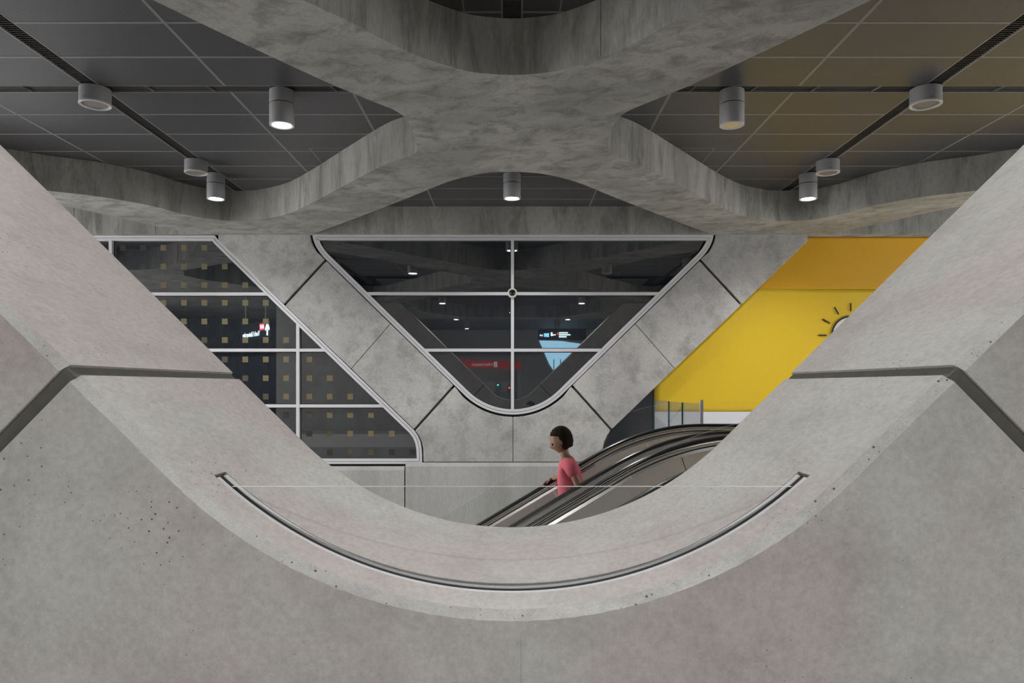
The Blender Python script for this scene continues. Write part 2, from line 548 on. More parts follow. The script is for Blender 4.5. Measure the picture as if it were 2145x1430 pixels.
GAP_A = 0.0165 / R_ARC           # centre line of the fine joint under the V
for s in (-1, 1):
    if s < 0:
        pts = flank_pts(-1, Z_LO, 1.1375, 6) + arc_pts(-TH + 0.004, -SLOT_A - 0.004, 1) + arc_pts(-SLOT_A, GAP_A - 0.00001, 70)
        xo0, xo1 = -vline(Z_LO) - Z_LO * math.tan(TH), 0.0165 - 0.0012
    else:
        pts = arc_pts(GAP_A + 0.00001, SLOT_A, 68) + arc_pts(SLOT_A + 0.004, TH - 0.004, 1) + flank_pts(1, 1.1375, Z_LO, 6)
        xo0, xo1 = 0.0165 + 0.0012, vline(Z_LO) + Z_LO * math.tan(TH)
    n = len(pts)
    outer = [(xo0 + (xo1 - xo0) * i / (n - 1), 0.0) for i in range(n)]
    block('concrete_block', pts, outer)
for s in (-1, 1):
    pts = flank_pts(s, Z_UP, ZS - 0.002, 14)
    n = len(pts)
    jx = vline(Z_UP) + Z_UP * math.tan(TH)
    path = [(s * jx, 0.0), (s * 6.9, 0.0), (s * 6.9, ZS - 0.002)]
    # spread the outer boundary along floor then side
    tot = [(6.9 - jx), ZS]
    outer = []
    for i in range(n):
        t = i / (n - 1) * (tot[0] + tot[1])
        if i == round(tot[0] / (tot[0] + tot[1]) * (n - 1)): t = tot[0]
        outer.append((s * (jx + t), 0.0) if t <= tot[0] else (s * 6.9, min(ZS - 0.002, t - tot[0])))
    block('concrete_block', pts, outer)
    # recessed mortar in the joint
    d = (s * math.sin(TH), -math.cos(TH))
    p0 = (s * vline((Z_LO + Z_UP) / 2), (Z_LO + Z_UP) / 2)
    w = 0.013; t_ = (s * math.cos(TH), math.sin(TH))
    def q(a, b): return (p0[0] + d[0] * a + t_[0] * b, p0[1] + d[1] * a + t_[1] * b)
    f_ = MB().prism([q(0.006, -w), q(1.75, -w), q(1.75, w), q(0.006, w)], YF - CH + 0.007, YB - 0.012)
    f_.build('joint_filler', M['joint'], wall_front)

# glass guard standing in the slot of the V
guard = tag(empty('glass_guard', (0, (Y_S0 + Y_S1) / 2, Z_SILL)), 'clear frameless glass guard set in the slot of the near V opening', 'glass guard')
def local(o, par):
    o.parent = par; o.matrix_parent_inverse = Matrix.Translation(-Vector(par.location)); return o


def arc_band(y0, y1, o0, o1, a_end, n=80):
    v = []; f = []
    for i in range(n + 1):
        a = -a_end + 2 * a_end * i / n
        sx, cz = math.sin(a), math.cos(a)
        for (y, of) in ((y0, o0), (y1, o0), (y1, o1), (y0, o1)):
            v.append(((R_ARC + of) * sx, y, ZCEN - (R_ARC + of) * cz))
    for i in range(n):
        a = i * 4
        for k in range(4):
            f.append((a + k, a + (k + 1) % 4, a + 4 + (k + 1) % 4, a + 4 + k))
    f += [(0, 1, 2, 3), (n * 4 + 3, n * 4 + 2, n * 4 + 1, n * 4)]
    return v, f


yc = (Y_S0 + Y_S1) / 2
for y0, y1 in ((Y_S0 + 0.001, yc - 0.0105), (yc + 0.0105, Y_S1 - 0.001)):
    v, f = arc_band(y0, y1, 0.0015, 0.052, SLOT_A - 0.004)
    local(mesh_obj('channel', v, f, M['chan'], None, smooth='auto'), guard)
v, f = arc_band(yc - 0.010, yc + 0.010, 0.0030, 0.052, SLOT_A - 0.004)
local(mesh_obj('gasket', v, f, M['black'], None, smooth='auto'), guard)
ztop = 1.0935
aT = math.acos((ZCEN - ztop) / (R_ARC + 0.008))
poly = [((R_ARC + 0.008) * math.sin(-aT + 2 * aT * i / 60), ZCEN - (R_ARC + 0.008) * math.cos(-aT + 2 * aT * i / 60)) for i in range(61)]
pg = MB().prism(poly, yc - 0.008, yc + 0.008, 0, 1)
local(pg.build('pane', [M['glass'], M['glassedge']], None), guard)

# ------------------------------------------------------------------ ceiling: concrete beam grid and mesh panels
ceiling = struct('ceiling', 'dark perforated metal ceiling behind a grid of deep concrete beams', 'ceiling')
MX = lambda P: [(-x, y) for x, y in reversed(P)]
# rounded opening towards the viewer (top middle)
topP = [soff(*p) for p in ((700, 30), (770, 66), (847, 105), (910, 129), (980, 149), (1040, 155.5), (1072.5, 157))]
topP = [(-2.95, 2.55), (-2.75, 2.95)] + topP
topP = catmull(topP, 5)
topP = topP + [(-x, y) for x, y in reversed(topP[:-1])]
hole_top = topP + [(2.95, 0.0), (1.6, -2.4), (-1.6, -2.4), (-2.95, 0.0)]
# side opening
sp = [soff(*p) for p in ((320, 0), (440, 58), (580, 124), (700, 179), (785, 214), (828, 232), (852, 251), (866, 279), (873, 306), (866, 323), (805, 345), (720, 389), (647, 428), (594, 450), (524, 462), (454, 460.5), (385, 449), (315, 430.5), (210, 412), (105, 400))]
side = catmull(sp, 5) + [(-6.9, 8.3), (-7.2, 7.6), (-7.0, 6.9), (-4.4, 2.9), (-4.0, 2.6), (-3.6, 2.75)]
hole_left = side
hole_right = MX(side)
# far middle opening, closed by the wall beam
Y_WB = F * H / (CY - 432.0)
bp_ = [soff(*p) for p in ((655, 490), (700, 474), (805, 434), (868, 409), (938, 381), (997, 366), (1040, 361), (1072.5, 360))]
bp_ = catmull(bp_, 5)
half = [(x, min(y, Y_WB)) for x, y in bp_]
hole_far = half + [(-x, y) for x, y in reversed(half[:-1])]
cp = [soff(*p) for p in ((424, 490), (350, 478), (245, 455.5), (143, 434))] + [(-7.0, 8.85), (-7.9, 8.4), (-9.0, 8.7), (-11.6, 11.4)]
cp = [(x, min(y, Y_WB)) for x, y in catmull(cp, 5)] + [(-11.7, Y_WB)]
hole_cl, hole_cr = cp, MX(cp)

cu = bpy.data.curves.new('beam_grid', 'CURVE'); cu.dimensions = '2D'; cu.fill_mode = 'BOTH'
cu.extrude = (ZC - ZS) / 2
def spl(P):
    s_ = cu.splines.new('POLY'); s_.points.add(len(P) - 1)
    for pt, (x, y) in zip(s_.points, P): pt.co = (x, y, 0, 1)
    s_.use_cyclic_u = True
spl([(-12, -2.9), (12, -2.9), (12, 12.6), (-12, 12.6)])
for P in (hole_top, hole_left, hole_right, hole_far, hole_cl, hole_cr): spl(P)
tmp = bpy.data.objects.new('beam_grid', cu); COL.objects.link(tmp)
me = bpy.data.meshes.new_from_object(tmp.evaluated_get(bpy.context.evaluated_depsgraph_get()))
COL.objects.unlink(tmp); bpy.data.objects.remove(tmp)
for vtx in me.vertices: vtx.co.z += (ZC + ZS) / 2
me.materials.clear(); me.materials.append(M['con_beam'])
bm = bmesh.new(); bm.from_mesh(me)
bmesh.ops.remove_doubles(bm, verts=bm.verts, dist=0.0005)
bmesh.ops.recalc_face_normals(bm, faces=bm.faces)
bm.to_mesh(me); bm.free()
bg = bpy.data.objects.new('beam_grid', me); COL.objects.link(bg); bg.parent = ceiling
smooth_auto(bg, 25)
bg['label'] = 'rough grey concrete beams crossing in an X with rounded corners'
o = MB().box(-12.3, 12.3, -14.3, 12.6, ZC + 0.32, ZC + 0.40).build('slab_over', plain('slab_dark', (0.05, 0.05, 0.05), 0.9), ceiling)
o = MB().box(-12, 12, -14, -2.9, ZC, ZC + 0.05).build('rear_panel_field', plain('rear_ceiling', (0.16, 0.16, 0.165), 0.6), ceiling)

seam_me = MB().box(-0.006, 0.006, -0.0035, 0.002, ZS + 0.012, ZC - 0.006).build('form_seam', M['seam'])
seam_data = seam_me.data
COL.objects.unlink(seam_me); bpy.data.objects.remove(seam_me)
def seams(hole, step, start, ok):
    d_ = -start
    for a, b in zip(hole, hole[1:] + hole[:1]):
        L_ = math.hypot(b[0] - a[0], b[1] - a[1])
        while d_ + L_ >= step or d_ >= 0 and d_ == 0:
            t = (step - d_) / L_ if L_ else 0
            x, y = a[0] + (b[0] - a[0]) * t, a[1] + (b[1] - a[1]) * t
            d_ -= step
            if ok(x, y):
                o = bpy.data.objects.new('form_seam', seam_data); COL.objects.link(o); o.parent = ceiling
                o.location = (x, y, 0); o.rotation_euler = (0, 0, math.atan2(b[1] - a[1], b[0] - a[0]))
        d_ += L_
seams(hole_top, 1.22, 0.35, lambda x, y: y > 3.6)
seams(hole_left, 1.05, 0.2, lambda x, y: x > -7 and y > 5)
seams(hole_right, 1.05, 0.5, lambda x, y: x < 7 and y > 5)
seams(hole_far, 1.3, 1.05, lambda x, y: True)
seams(hole_cl, 1.3, 0.4, lambda x, y: x > -8)
seams(hole_cr, 1.3, 0.9, lambda x, y: x < 8)

pan_cache = {}
def panel_mesh(w, l):
    key = (round(w, 3), round(l, 3))
    if key in pan_cache: return pan_cache[key]
    b_ = 0.011; mb = MB(); x, y = w / 2, l / 2
    z0, z1, zt = 0.0, 0.002, 0.03
    v = [(-x, -y, z0), (x, -y, z0), (x, y, z0), (-x, y, z0),
         (-x + b_, -y + b_, z0), (x - b_, -y + b_, z0), (x - b_, y - b_, z0), (-x + b_, y - b_, z0),
         (-x + b_, -y + b_, z1), (x - b_, -y + b_, z1), (x - b_, y - b_, z1), (-x + b_, y - b_, z1),
         (-x, -y, zt), (x, -y, zt), (x, y, zt), (-x, y, zt)]
    f = []; m_ = []
    for i in range(4):
        j = (i + 1) % 4
        f += [(i, j, 4 + j, 4 + i), (4 + i, 4 + j, 8 + j, 8 + i), (i, 12 + i, 12 + j, j)]; m_ += [1, 1, 1]
    f += [(8, 9, 10, 11), (12, 15, 14, 13)]; m_ += [0, 1]
    mb.v, mb.f, mb.m = v, f, m_
    o = mb.build('ceiling_panel', [M['pan'], M['panedge']])
    me = o.data; COL.objects.unlink(o); bpy.data.objects.remove(o)
    pan_cache[key] = me
    return me


rowsY = [4.62, 5.228, 5.833, 6.443, 7.066, None, 7.208, 7.805, 8.415, 9.03, 9.637, 10.238, 10.84, 11.44]
def spans(lines):
    out = []
    for a, b in zip(lines, lines[1:]):
        if a is not None and b is not None: out.append((a, b))
    return out


def lay_panels(hole, xs, ys):
    for x0, x1 in spans(xs):
        for y0, y1 in spans(ys):
            hit = False
            for i in range(9):
                for j in range(9):
                    if in_poly(x0 + (x1 - x0) * i / 8, y0 + (y1 - y0) * j / 8, hole): hit = True
            if not hit: continue
            o = bpy.data.objects.new('ceiling_panel', panel_mesh(x1 - x0 - 0.003, y1 - y0 - 0.003))
            COL.objects.link(o); o.parent = ceiling
            o.location = ((x0 + x1) / 2, (y0 + y1) / 2, ZC + 0.0005)


XL = [-7.60, -6.42, -5.22, -4.08, None, -3.94, -2.74, -1.55, -0.36]
lay_panels(hole_left, XL, rowsY)
lay_panels(hole_right, [None if v is None else -v for v in reversed(XL)], rowsY)
lay_panels(hole_top, [-3.67, -2.47, -1.27, -0.069, None, 0.069, 1.27, 2.47, 3.67], [-3.4, -2.2, -1.0, 0.2, 1.4, 2.6, 3.85, 4.455, 5.06, 5.668, 6.27])
farY = [8.30, 8.90, 9.51, 10.12, 10.73, 11.34, 11.82]
lay_panels(hole_far, [-3.66, -2.45, -1.235, 1.235, 2.45, 3.66], farY)
for s in (-1, 1):
    xs = [s * v for v in (5.0, 6.2, 7.4, 8.6, 9.8, 11.0, 12.0)]
    lay_panels(hole_cl if s < 0 else hole_cr, sorted(xs), farY)


def slot_x(x0, x1, yc_, w=0.142):
    mb = MB()
    mb.box(x0, x1, yc_ - w / 2, yc_ + w / 2, ZC + 0.018, ZC + 0.05)
    mb.build('slot_channel', M['slot'], ceiling)
    d = MB(); k = x0 + 0.25
    while k < x1:
        sh = 0.016 if k < 0 else -0.016
        d.add([(k - 0.0022 - sh, yc_ - w / 2, ZC), (k + 0.0022 - sh, yc_ - w / 2, ZC), (k + 0.0022 + sh, yc_ + w / 2, ZC), (k - 0.0022 + sh, yc_ + w / 2, ZC),
               (k - 0.0022 - sh, yc_ - w / 2, ZC + 0.016), (k + 0.0022 - sh, yc_ - w / 2, ZC + 0.016), (k + 0.0022 + sh, yc_ + w / 2, ZC + 0.016), (k - 0.0022 + sh, yc_ + w / 2, ZC + 0.016)],
              [(0, 3, 2, 1), (4, 5, 6, 7), (0, 1, 5, 4), (1, 2, 6, 5), (2, 3, 7, 6), (3, 0, 4, 7)])
        k += 0.592
    o = d.build('slot_divider', M['panedge'], ceiling); o['kind'] = 'stuff'


def slot_y(xc, y0, y1, w=0.142):
    MB().box(xc - w / 2, xc + w / 2, y0, y1, ZC + 0.07, ZC + 0.09).build('slot_channel', M['slot'], ceiling)
    d = MB(); k = y0
    while k < y1:
        d.box(xc - w / 2, xc + w / 2, k, k + 0.006, ZC + 0.01, ZC + 0.05); k += 0.034
    o = d.build('slot_slat', M['slat'], ceiling); o['kind'] = 'stuff'


slot_x(-7.3, -0.9, 7.137); slot_x(0.9, 7.3, 7.137)
slot_y(-4.01, 3.0, 10.9); slot_y(4.01, 3.0, 10.9); slot_y(0.0, 3.2, 5.9)

# ------------------------------------------------------------------ ceiling lamps and drum speakers
def lamp(x, y, lit, label, power=None):
    t = tag(empty('cylinder_downlight', (x, y, ZC)), label, 'lamp', 'cylinder downlights on the ceiling')
    r = 0.117
    MB().lathe([(r, 0.0), (r, -0.118), (r - 0.004, -0.122), (r - 0.012, -0.122)]).build('mount', M['lampgrey'], t, 'auto')
    MB().lathe([(r - 0.016, -0.121), (r - 0.016, -0.134)]).build('shadow_ring', M['black'], t, 'auto')
    MB().lathe([(r - 0.010, -0.132), (r - 0.003, -0.132), (r, -0.136), (r, -0.322), (r - 0.002, -0.326)]).build('body', M['lampgrey'], t, 'auto')
    rim = MB(); n = 40
    prof = [(r, -0.3245), (r, -0.333), (r - 0.005, -0.336), (r - 0.024, -0.332), (r - 0.026, -0.3245)]
    v = []; f = []
    for rr, h in prof:
        for k in range(n):
            a = 2 * math.pi * k / n; v.append((rr * math.cos(a), rr * math.sin(a), h))
    for q_ in range(len(prof)):
        q2 = (q_ + 1) % len(prof)
        for k in range(n):
            k2 = (k + 1) % n; f.append((q_ * n + k, q_ * n + k2, q2 * n + k2, q2 * n + k))
    rim.add(v, f); rim.build('rim', M['lamprim'], t, 'auto')
    MB().lathe([(r - 0.027, -0.3262), (r - 0.027, -0.3285)]).build('lens', M['lampon'] if lit else M['lampoff'], t)
    if lit:
        ld = bpy.data.lights.new('lamp_light', 'SPOT')
        ld.energy = power or LAMP_W; ld.spot_size = RY(150); ld.spot_blend = 0.9; ld.shadow_soft_size = 0.09
        ld.color = (1.0, 0.985, 0.96)
        lo = bpy.data.objects.new('lamp_light', ld); COL.objects.link(lo); lo.parent = t
        lo.location = (0, 0, -0.345)
    return t


def drum(x, y, label):
    t = tag(empty('drum_speaker', (x, y, ZC)), label, 'speaker', 'drum speakers on the ceiling slots')
    r = 0.141
    MB().lathe([(r, 0.0), (r, -0.136), (r + 0.001, -0.1365)]).build('body', M['lampgrey'], t, 'auto')
    n = 40; prof = [(r, -0.136), (r + 0.003, -0.139), (r + 0.003, -0.153), (r - 0.004, -0.157), (r - 0.020, -0.155), (r - 0.024, -0.136)]
    v = []; f = []
    for rr, h in prof:
        for k in range(n):
            a = 2 * math.pi * k / n; v.append((rr * math.cos(a), rr * math.sin(a), h))
    for q_ in range(len(prof)):
        q2 = (q_ + 1) % len(prof)
        for k in range(n):
            k2 = (k + 1) % n; f.append((q_ * n + k, q_ * n + k2, q2 * n + k2, q2 * n + k))
    mesh_obj('rim', v, f, M['lamprim'], t, smooth='auto')
    MB().lathe([(r - 0.026, -0.137), (r - 0.026, -0.143)]).build('grille', M['speaker'], t)
    MB().lathe([(0.004, -r - 0.003), (0.004, -r + 0.01)], (-0.02, 0, -0.12), 10, 0, 'y').build('screw', M['black'], t)
    return t


lamp(-2.235, 7.185, True, 'lit cylinder lamp by the horizontal slot of the left ceiling bay')
lamp(2.135, 7.185, False, 'unlit cylinder lamp with a yellowish lens in the right ceiling bay')
lamp(-4.01, 10.02, True, 'lit cylinder lamp in front of the rounded beam at left')
lamp(4.01, 10.02, True, 'lit cylinder lamp in front of the rounded beam at right')
lamp(0.0, 10.0, True, 'lit cylinder lamp hanging over the middle V-shaped window')
drum(-4.02, 7.137, 'short grey drum speaker where two slots cross, left bay')
drum(3.99, 7.137, 'short grey drum speaker where two slots cross, right bay')
drum(-4.02, 9.42, 'short grey drum speaker just before the far left lamp')
drum(4.02, 9.42, 'short grey drum speaker just before the far right lamp')
for x, y, lb in ((-2.14, 1.12, 'lit cylinder lamp left of the viewer, mirrored highest at left in the V window'),
                 (2.14, 1.12, 'lit cylinder lamp right of the viewer, mirrored highest at right in the V window'),
                 (0.0, -1.7, 'lit cylinder lamp overhead, mirrored on the mullion of the V window'),
                 (-2.13, -4.4, 'lit cylinder lamp behind the viewer, mirrored second at left in the V window'),
                 (2.13, -4.4, 'lit cylinder lamp behind the viewer, mirrored second at right in the V window'),
                 (-2.0, -8.9, 'farthest lit cylinder lamp mirrored at left in the V window'),
                 (2.0, -8.9, 'farthest lit cylinder lamp mirrored at right in the V window')):
    lamp(x, y, True, lb)

# ------------------------------------------------------------------ far wall: concrete legs, windows, hoarding
AX = 1074.5                                    # pixel column of the wall's axis
def W(x, y, Y=YW): return px(x, y, Y)
mir = lambda P: [(2 * AX - x, y) for x, y in P]

# outline of the middle window (photo pixels), left half top -> bottom
def arc_px(cx, cy, r, a0, a1, n):
    return [(cx + r * math.sin(a), cy + r * math.cos(a)) for a in [a0 + (a1 - a0) * i / n for i in range(n + 1)]]
def mid_outline(g=0.0):
    """g: grow outwards in pixels"""
    r = 147 + g
    lower = arc_px(AX, 868 - 147, r, -math.atan(0.98), 0, 14)
    corner = [(653.5 - g, 491.5), (656 - g, 503), (661 - g * 0.9, 515), (668.5 - g * .8, 527), (678 - g * 0.75, 538.5)]
    return corner, lower


def closed_mid(g=0.0):
    c, l = mid_outline(g)
    left = c + l
    return left + mir(left[:-1])[::-1]


out_left = [(457, 490), (457, 504.5), (593, 635), (868, 899), (877, 911), (883.5, 925), (886.5, 940), (887, 955), (887, 974)]

wall_back = struct('wall_back', 'far concrete wall of slanting legs around a V-shaped window', 'wall')
D0, D1 = YW, YW + 0.42
def panel(P, y0=D0, y1=D1, mat='con_wall', name='concrete_panel'):
    o = MB().prism([W(*p) for p in P], y0, y1).build(name, M[mat], wall_back)
    bmv = o.modifiers.new('edge', 'BEVEL'); bmv.width = 0.012; bmv.segments = 2; bmv.limit_method = 'ANGLE'; bmv.angle_limit = RY(50)
    return o


c_, l_ = mid_outline(5.0)
kx, ky = 0.714, 0.70
def along(p, t): return (p[0] + kx * t, p[1] + ky * t)
J1o, J1i = (596, 638), (682, 544.5)
J2o, J2i = (736, 772), (818, 678)
J3o, J3i = (868.5, 900), (951, 808)
th, fi = 2.3, 0.40
P1 = [(457, 487), (457, 504.5), along(J1o, -th), along(J1i, -th)] + [p for p in reversed(c_)][0:0] + [(672 , 534.5), (663, 527), (656, 515), (651, 503), (648.5, 487)]
P2 = [along(J1o, th), along(J2o, -fi), along(J2i, -fi), along(J1i, th)]
P3 = [along(J2o, fi), along(J3o, -th), along(J3i, -th), along(J2i, fi)]
lowarc = [p for p in l_ if p[0] > 962]
P4 = [along(J3o, th), (877, 911), (883.5, 925), (886.5, 940), (887, 955), (887, 967.5), (AX - fi, 967.5), (AX - fi, l_[-1][1])] + [p for p in reversed(lowarc[:-1])] + [along(J3i, th)]
for P in (P1, P2, P3, P4):
    panel(P); panel(mir(P)[::-1])
# recessed dark concrete core behind the joints
core = [(462, 489), (466, 507), (600, 636), (866, 893), (884, 935), (884, 966), (AX, 966), (AX, 880)] + [(p[0] - 2, p[1] + 4) for p in reversed(l_[:-1])] + [(640, 510), (640, 489)]
for P in (core, mir(core)[::-1]):
    MB().prism([W(*p) for p in P], D0 + 0.045, D1 - 0.02).build('joint_core', M['joint_far'], wall_back)

# base band with a sloping ledge
def base(x0, x1, ytop):
    X0, zt = W(x0, ytop); X1 = W(x1, ytop)[0]
    sec = [(YW + 0.40, zt), (YW, zt), (YW - 0.06, zt - 0.055), (YW - 0.06, LOW), (YW + 0.40, LOW)]
    n = len(sec)
    v = [(X0, y, z) for y, z in sec] + [(X1, y, z) for y, z in sec]
    f = [tuple(range(n)), tuple(range(2 * n - 1, n - 1, -1))] + [(i, (i + 1) % n, n + (i + 1) % n, n + i) for i in range(n)]
    mesh_obj('base_panel', v, f, M['con_base'], wall_back)
base(-480, 300, 976.5); base(302, 848.0, 976.5); base(850.2, 1300, 968.5); base(1302, 1850, 968.5); base(1852, 2640, 968.5)
MB().box(-12, 12, YW + 0.42, YW + 0.75, LOW, ZC).build('backing_wall', M['void'], wall_back)


def window(name, label, outline_px, vm, hm, mw, fw, x_lim, y_lim):
    """frame ring, mullions, panes ; vm / hm pixel centres of mullions"""
    t = struct(name, label, 'window')
    Yg = YW + 0.05
    O = [W(*p, Y=YW) for p in outline_px]
    s_ = YW / F
    i1 = offset_poly(O, fw * 0.52 * s_); i2 = offset_poly(O, fw * s_)
    MB().ring(offset_poly(O, -7.0 * s_), O, YW + 0.06, YW + 0.10).build('gasket', M['void'], t)
    MB().ring(O, offset_poly(O, fw * 0.46 * s_), YW + 0.012, YW + 0.16).build('outer_frame', M['alu'], t)
    MB().ring(offset_poly(O, fw * 0.46 * s_), i1, YW + 0.030, YW + 0.16).build('frame_groove', M['void'], t)
    MB().ring(i1, i2, YW + 0.006, YW + 0.16).build('inner_frame', M['alu'], t)
    h_ = mw / 2 * s_
    inner = offset_poly(O, fw * 0.9 * s_)
    xs = sorted(W(x, 0)[0] for x in vm); zs = [W(0, y)[1] for y in hm]
    xe = [-50] + xs + [50]; ze = [50] + zs + [-50]
    for x in xs:
        P = clip_rect(inner, x - h_, x + h_, -50, 50)
        if len(P) > 2: MB().prism(P, YW + 0.004, YW + 0.14).build('mullion', M['alu'], t)
    for z in zs:
        for a, b_ in zip(xe, xe[1:]):
            P = clip_rect(inner, a + (h_ if a > -50 else 0), b_ - (h_ if b_ < 50 else 0), z - h_, z + h_)
            if len(P) > 2: MB().prism(P, YW + 0.008, YW + 0.14).build('transom', M['alu'], t)
    for a, b_ in zip(xe, xe[1:]):
        for c, d in zip(ze, ze[1:]):
            P = clip_rect(inner, a + (h_ * .9 if a > -50 else 0), b_ - (h_ * .9 if b_ < 50 else 0), d + (h_ * .9 if d > -50 else 0), c - (h_ * .9 if c < 50 else 0))
            if len(P) > 2:
                Pi = offset_poly(P, 2.0 * s_)
                MB().prism(Pi, YW + 0.075, YW + 0.095).build('pane', M['dglass'], t)
                MB().ring(P, Pi, YW + 0.070, YW + 0.096).build('pane_seal', M['void'], t)
    return t


win_mid = window('window_1', 'V-shaped window of dark mirror glass in light metal frames', closed_mid(0.0), [AX - 1], [614.6, 733], 6.4, 11.0, None, None)
ol = [(-260, 492.5), (449, 492.5), (457, 503), (593, 636.5), (866, 899.5), (874.5, 911), (880.5, 925), (883, 940), (883.8, 955), (883.8, 971.5), (-260, 971.5)]
win_left = window('window_2', 'left slanting window with gold squares on dark glass', ol, [230.5, 623.3, -163], [615.2, 733, 850], 6.4, 11.0, None, None)
# gold squares on the left glass
rowsq = [519, 558, 597, 634, 673, 712, 752.6, 791.8, 830.4, 869, 908, 947]
colsA = [256.6 + 42.85 * k for k in range(9)]
colsB = [647.8, 690.6, 733.6, 777, 820.6, 863.6]
colx = colsA + colsB
first = [0, 1, 2, 2, 3, 4, 5, 6, 7, 8, 9, 10]
sq = MB().box(-0.046, 0.046, 0, 0.002, -0.046, 0.046)
sqm = {}
for r_, y in enumerate(rowsq):
    lo, hi = first[r_], first[r_] + (4 if r_ != 3 else 5)
    for k in range(lo, hi + 1):
        if k >= len(colx): continue
        rel = k - lo
        kind = 'gold'
        if r_ == 0 and rel == 0: kind = 'slate_film'
        elif (r_ == 0 and rel == 1) or (r_ == 1 and rel == 0): kind = 'slate_film'
        elif rel == 0 and r_ >= 5: kind = 'gold_dim' if r_ < 9 else 'slate_film'
        elif r_ == 11: kind = 'gold_dim' if rel < 3 else 'slate_film'
        elif r_ in (9, 10) and rel == 1: kind = 'gold_dim'
        x_, z_ = W(colx[k], y, YW + 0.073)
        if kind not in sqm:
            o = MB().box(-0.046, 0.046, 0, 0.0015, -0.046, 0.046).build('film_square', M[kind], win_left)
            sqm[kind] = o.data
        else:
            o = bpy.data.objects.new('film_square', sqm[kind]); COL.objects.link(o); o.parent = win_left
        o.location = (x_, YW + 0.0732, z_)

# security camera on the mullion crossing
sx, sz = W(1073.2, 613.5, YW - 0.02)
cam_t = tag(empty('security_camera', (sx, YW - 0.02, sz)), 'white ringed dome security camera where the window bars cross', 'camera')
n = 36; prof = [(0.078, 0.024), (0.078, -0.020), (0.070, -0.032), (0.055, -0.036), (0.050, -0.030), (0.050, 0.024)]
v = []; f = []
for rr, h in prof:
    for k in range(n):
        a = 2 * math.pi * k / n; v.append((rr * math.cos(a), h, rr * math.sin(a)))
for q_ in range(len(prof)):
    q2 = (q_ + 1) % len(prof)
    for k in range(n):
        k2 = (k + 1) % n; f.append((q_ * n + k, q_ * n + k2, q2 * n + k2, q2 * n + k))
mesh_obj('housing', v, f, plain('camera_white', (0.70, 0.70, 0.68), 0.35), cam_t, smooth='auto')
m_dome, nt_, b_ = new_mat('camera_dome'); b_.inputs['Base Color'].default_value = (0.01, 0.01, 0.012, 1); b_.inputs['Roughness'].default_value = 0.05
MB().lathe([(0.0495, 0.0)] + [(0.0495 * math.cos(a), -0.052 * math.sin(a)) for a in [i * math.pi / 20 for i in range(1, 10)]] + [(0.004, -0.0515)], (0, -0.022, 0), 32, 0, 'y').build('dome', m_dome, cam_t, True)
for k in range(3):
    a = math.pi / 2 + k * 2 * math.pi / 3 + math.pi
    MB().lathe([(0.004, 0.0), (0.004, -0.003)], (0.064 * math.cos(a), -0.0325, 0.064 * math.sin(a)), 10, 0, 'y').build('screw', M['black'], cam_t)

# yellow hoarding in the right opening
YH = YW + 0.20
hd = tag(empty('hoarding', (px(1800, 0, YH)[0], YH, 0)), 'tall yellow hoarding with a printed sun and white foot strip', 'hoarding')
hx0 = px(1370, 0, YH)[0]; hx1 = 11.9
z_seam = px(0, 605.5, YH)[1]; z_wh = px(0, 862, YH)[1]


def vinyl(name, x0, x1, z0, z1, mat, amp):
    """sheet with slight slack waves"""
    nx_, nz_ = 90, 30
    v = []; f = []
    for j in range(nz_ + 1):
        for i in range(nx_ + 1):
            x = x0 + (x1 - x0) * i / nx_; z = z0 + (z1 - z0) * j / nz_
            e = min(1.0, 6 * min(j / nz_, 1 - j / nz_))
            e2 = min(1.0, (x - x0) / 0.5)
            wv = amp * e * (math.sin(x * 1.9 + z * 1.1) + 0.6 * math.sin(x * 3.3 - z * 2.1 + 1.0)) + amp * 1.6 * max(0, 1 - (x - x0) / 1.6) * math.sin((z - z0) * 5 + x * 5) * e * e2
            v.append((x, YH - 0.002 - amp * 3 + wv, z))
    for j in range(nz_):
        for i in range(nx_):
            a = j * (nx_ + 1) + i; f.append((a, a + 1, a + nx_ + 2, a + nx_ + 1))
    o = mesh_obj(name, v, f, M[mat], None, smooth=True)
    sd = o.modifiers.new('thick', 'SOLIDIFY'); sd.thickness = 0.003
    return local(o, hd)


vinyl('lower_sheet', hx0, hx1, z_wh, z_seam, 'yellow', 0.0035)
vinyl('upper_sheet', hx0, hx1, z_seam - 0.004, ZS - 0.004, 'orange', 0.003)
local(MB().box(hx0, hx1, YH - 0.014, YH - 0.006, 0.0, z_wh).build('foot_strip', M['white']), hd)
local(MB().box(hx0 + 0.01, hx1, YH + 0.0, YH + 0.03, 0.0, ZS - 0.006).build('board', plain('board_ply', (0.35, 0.30, 0.22), 0.7)), hd)
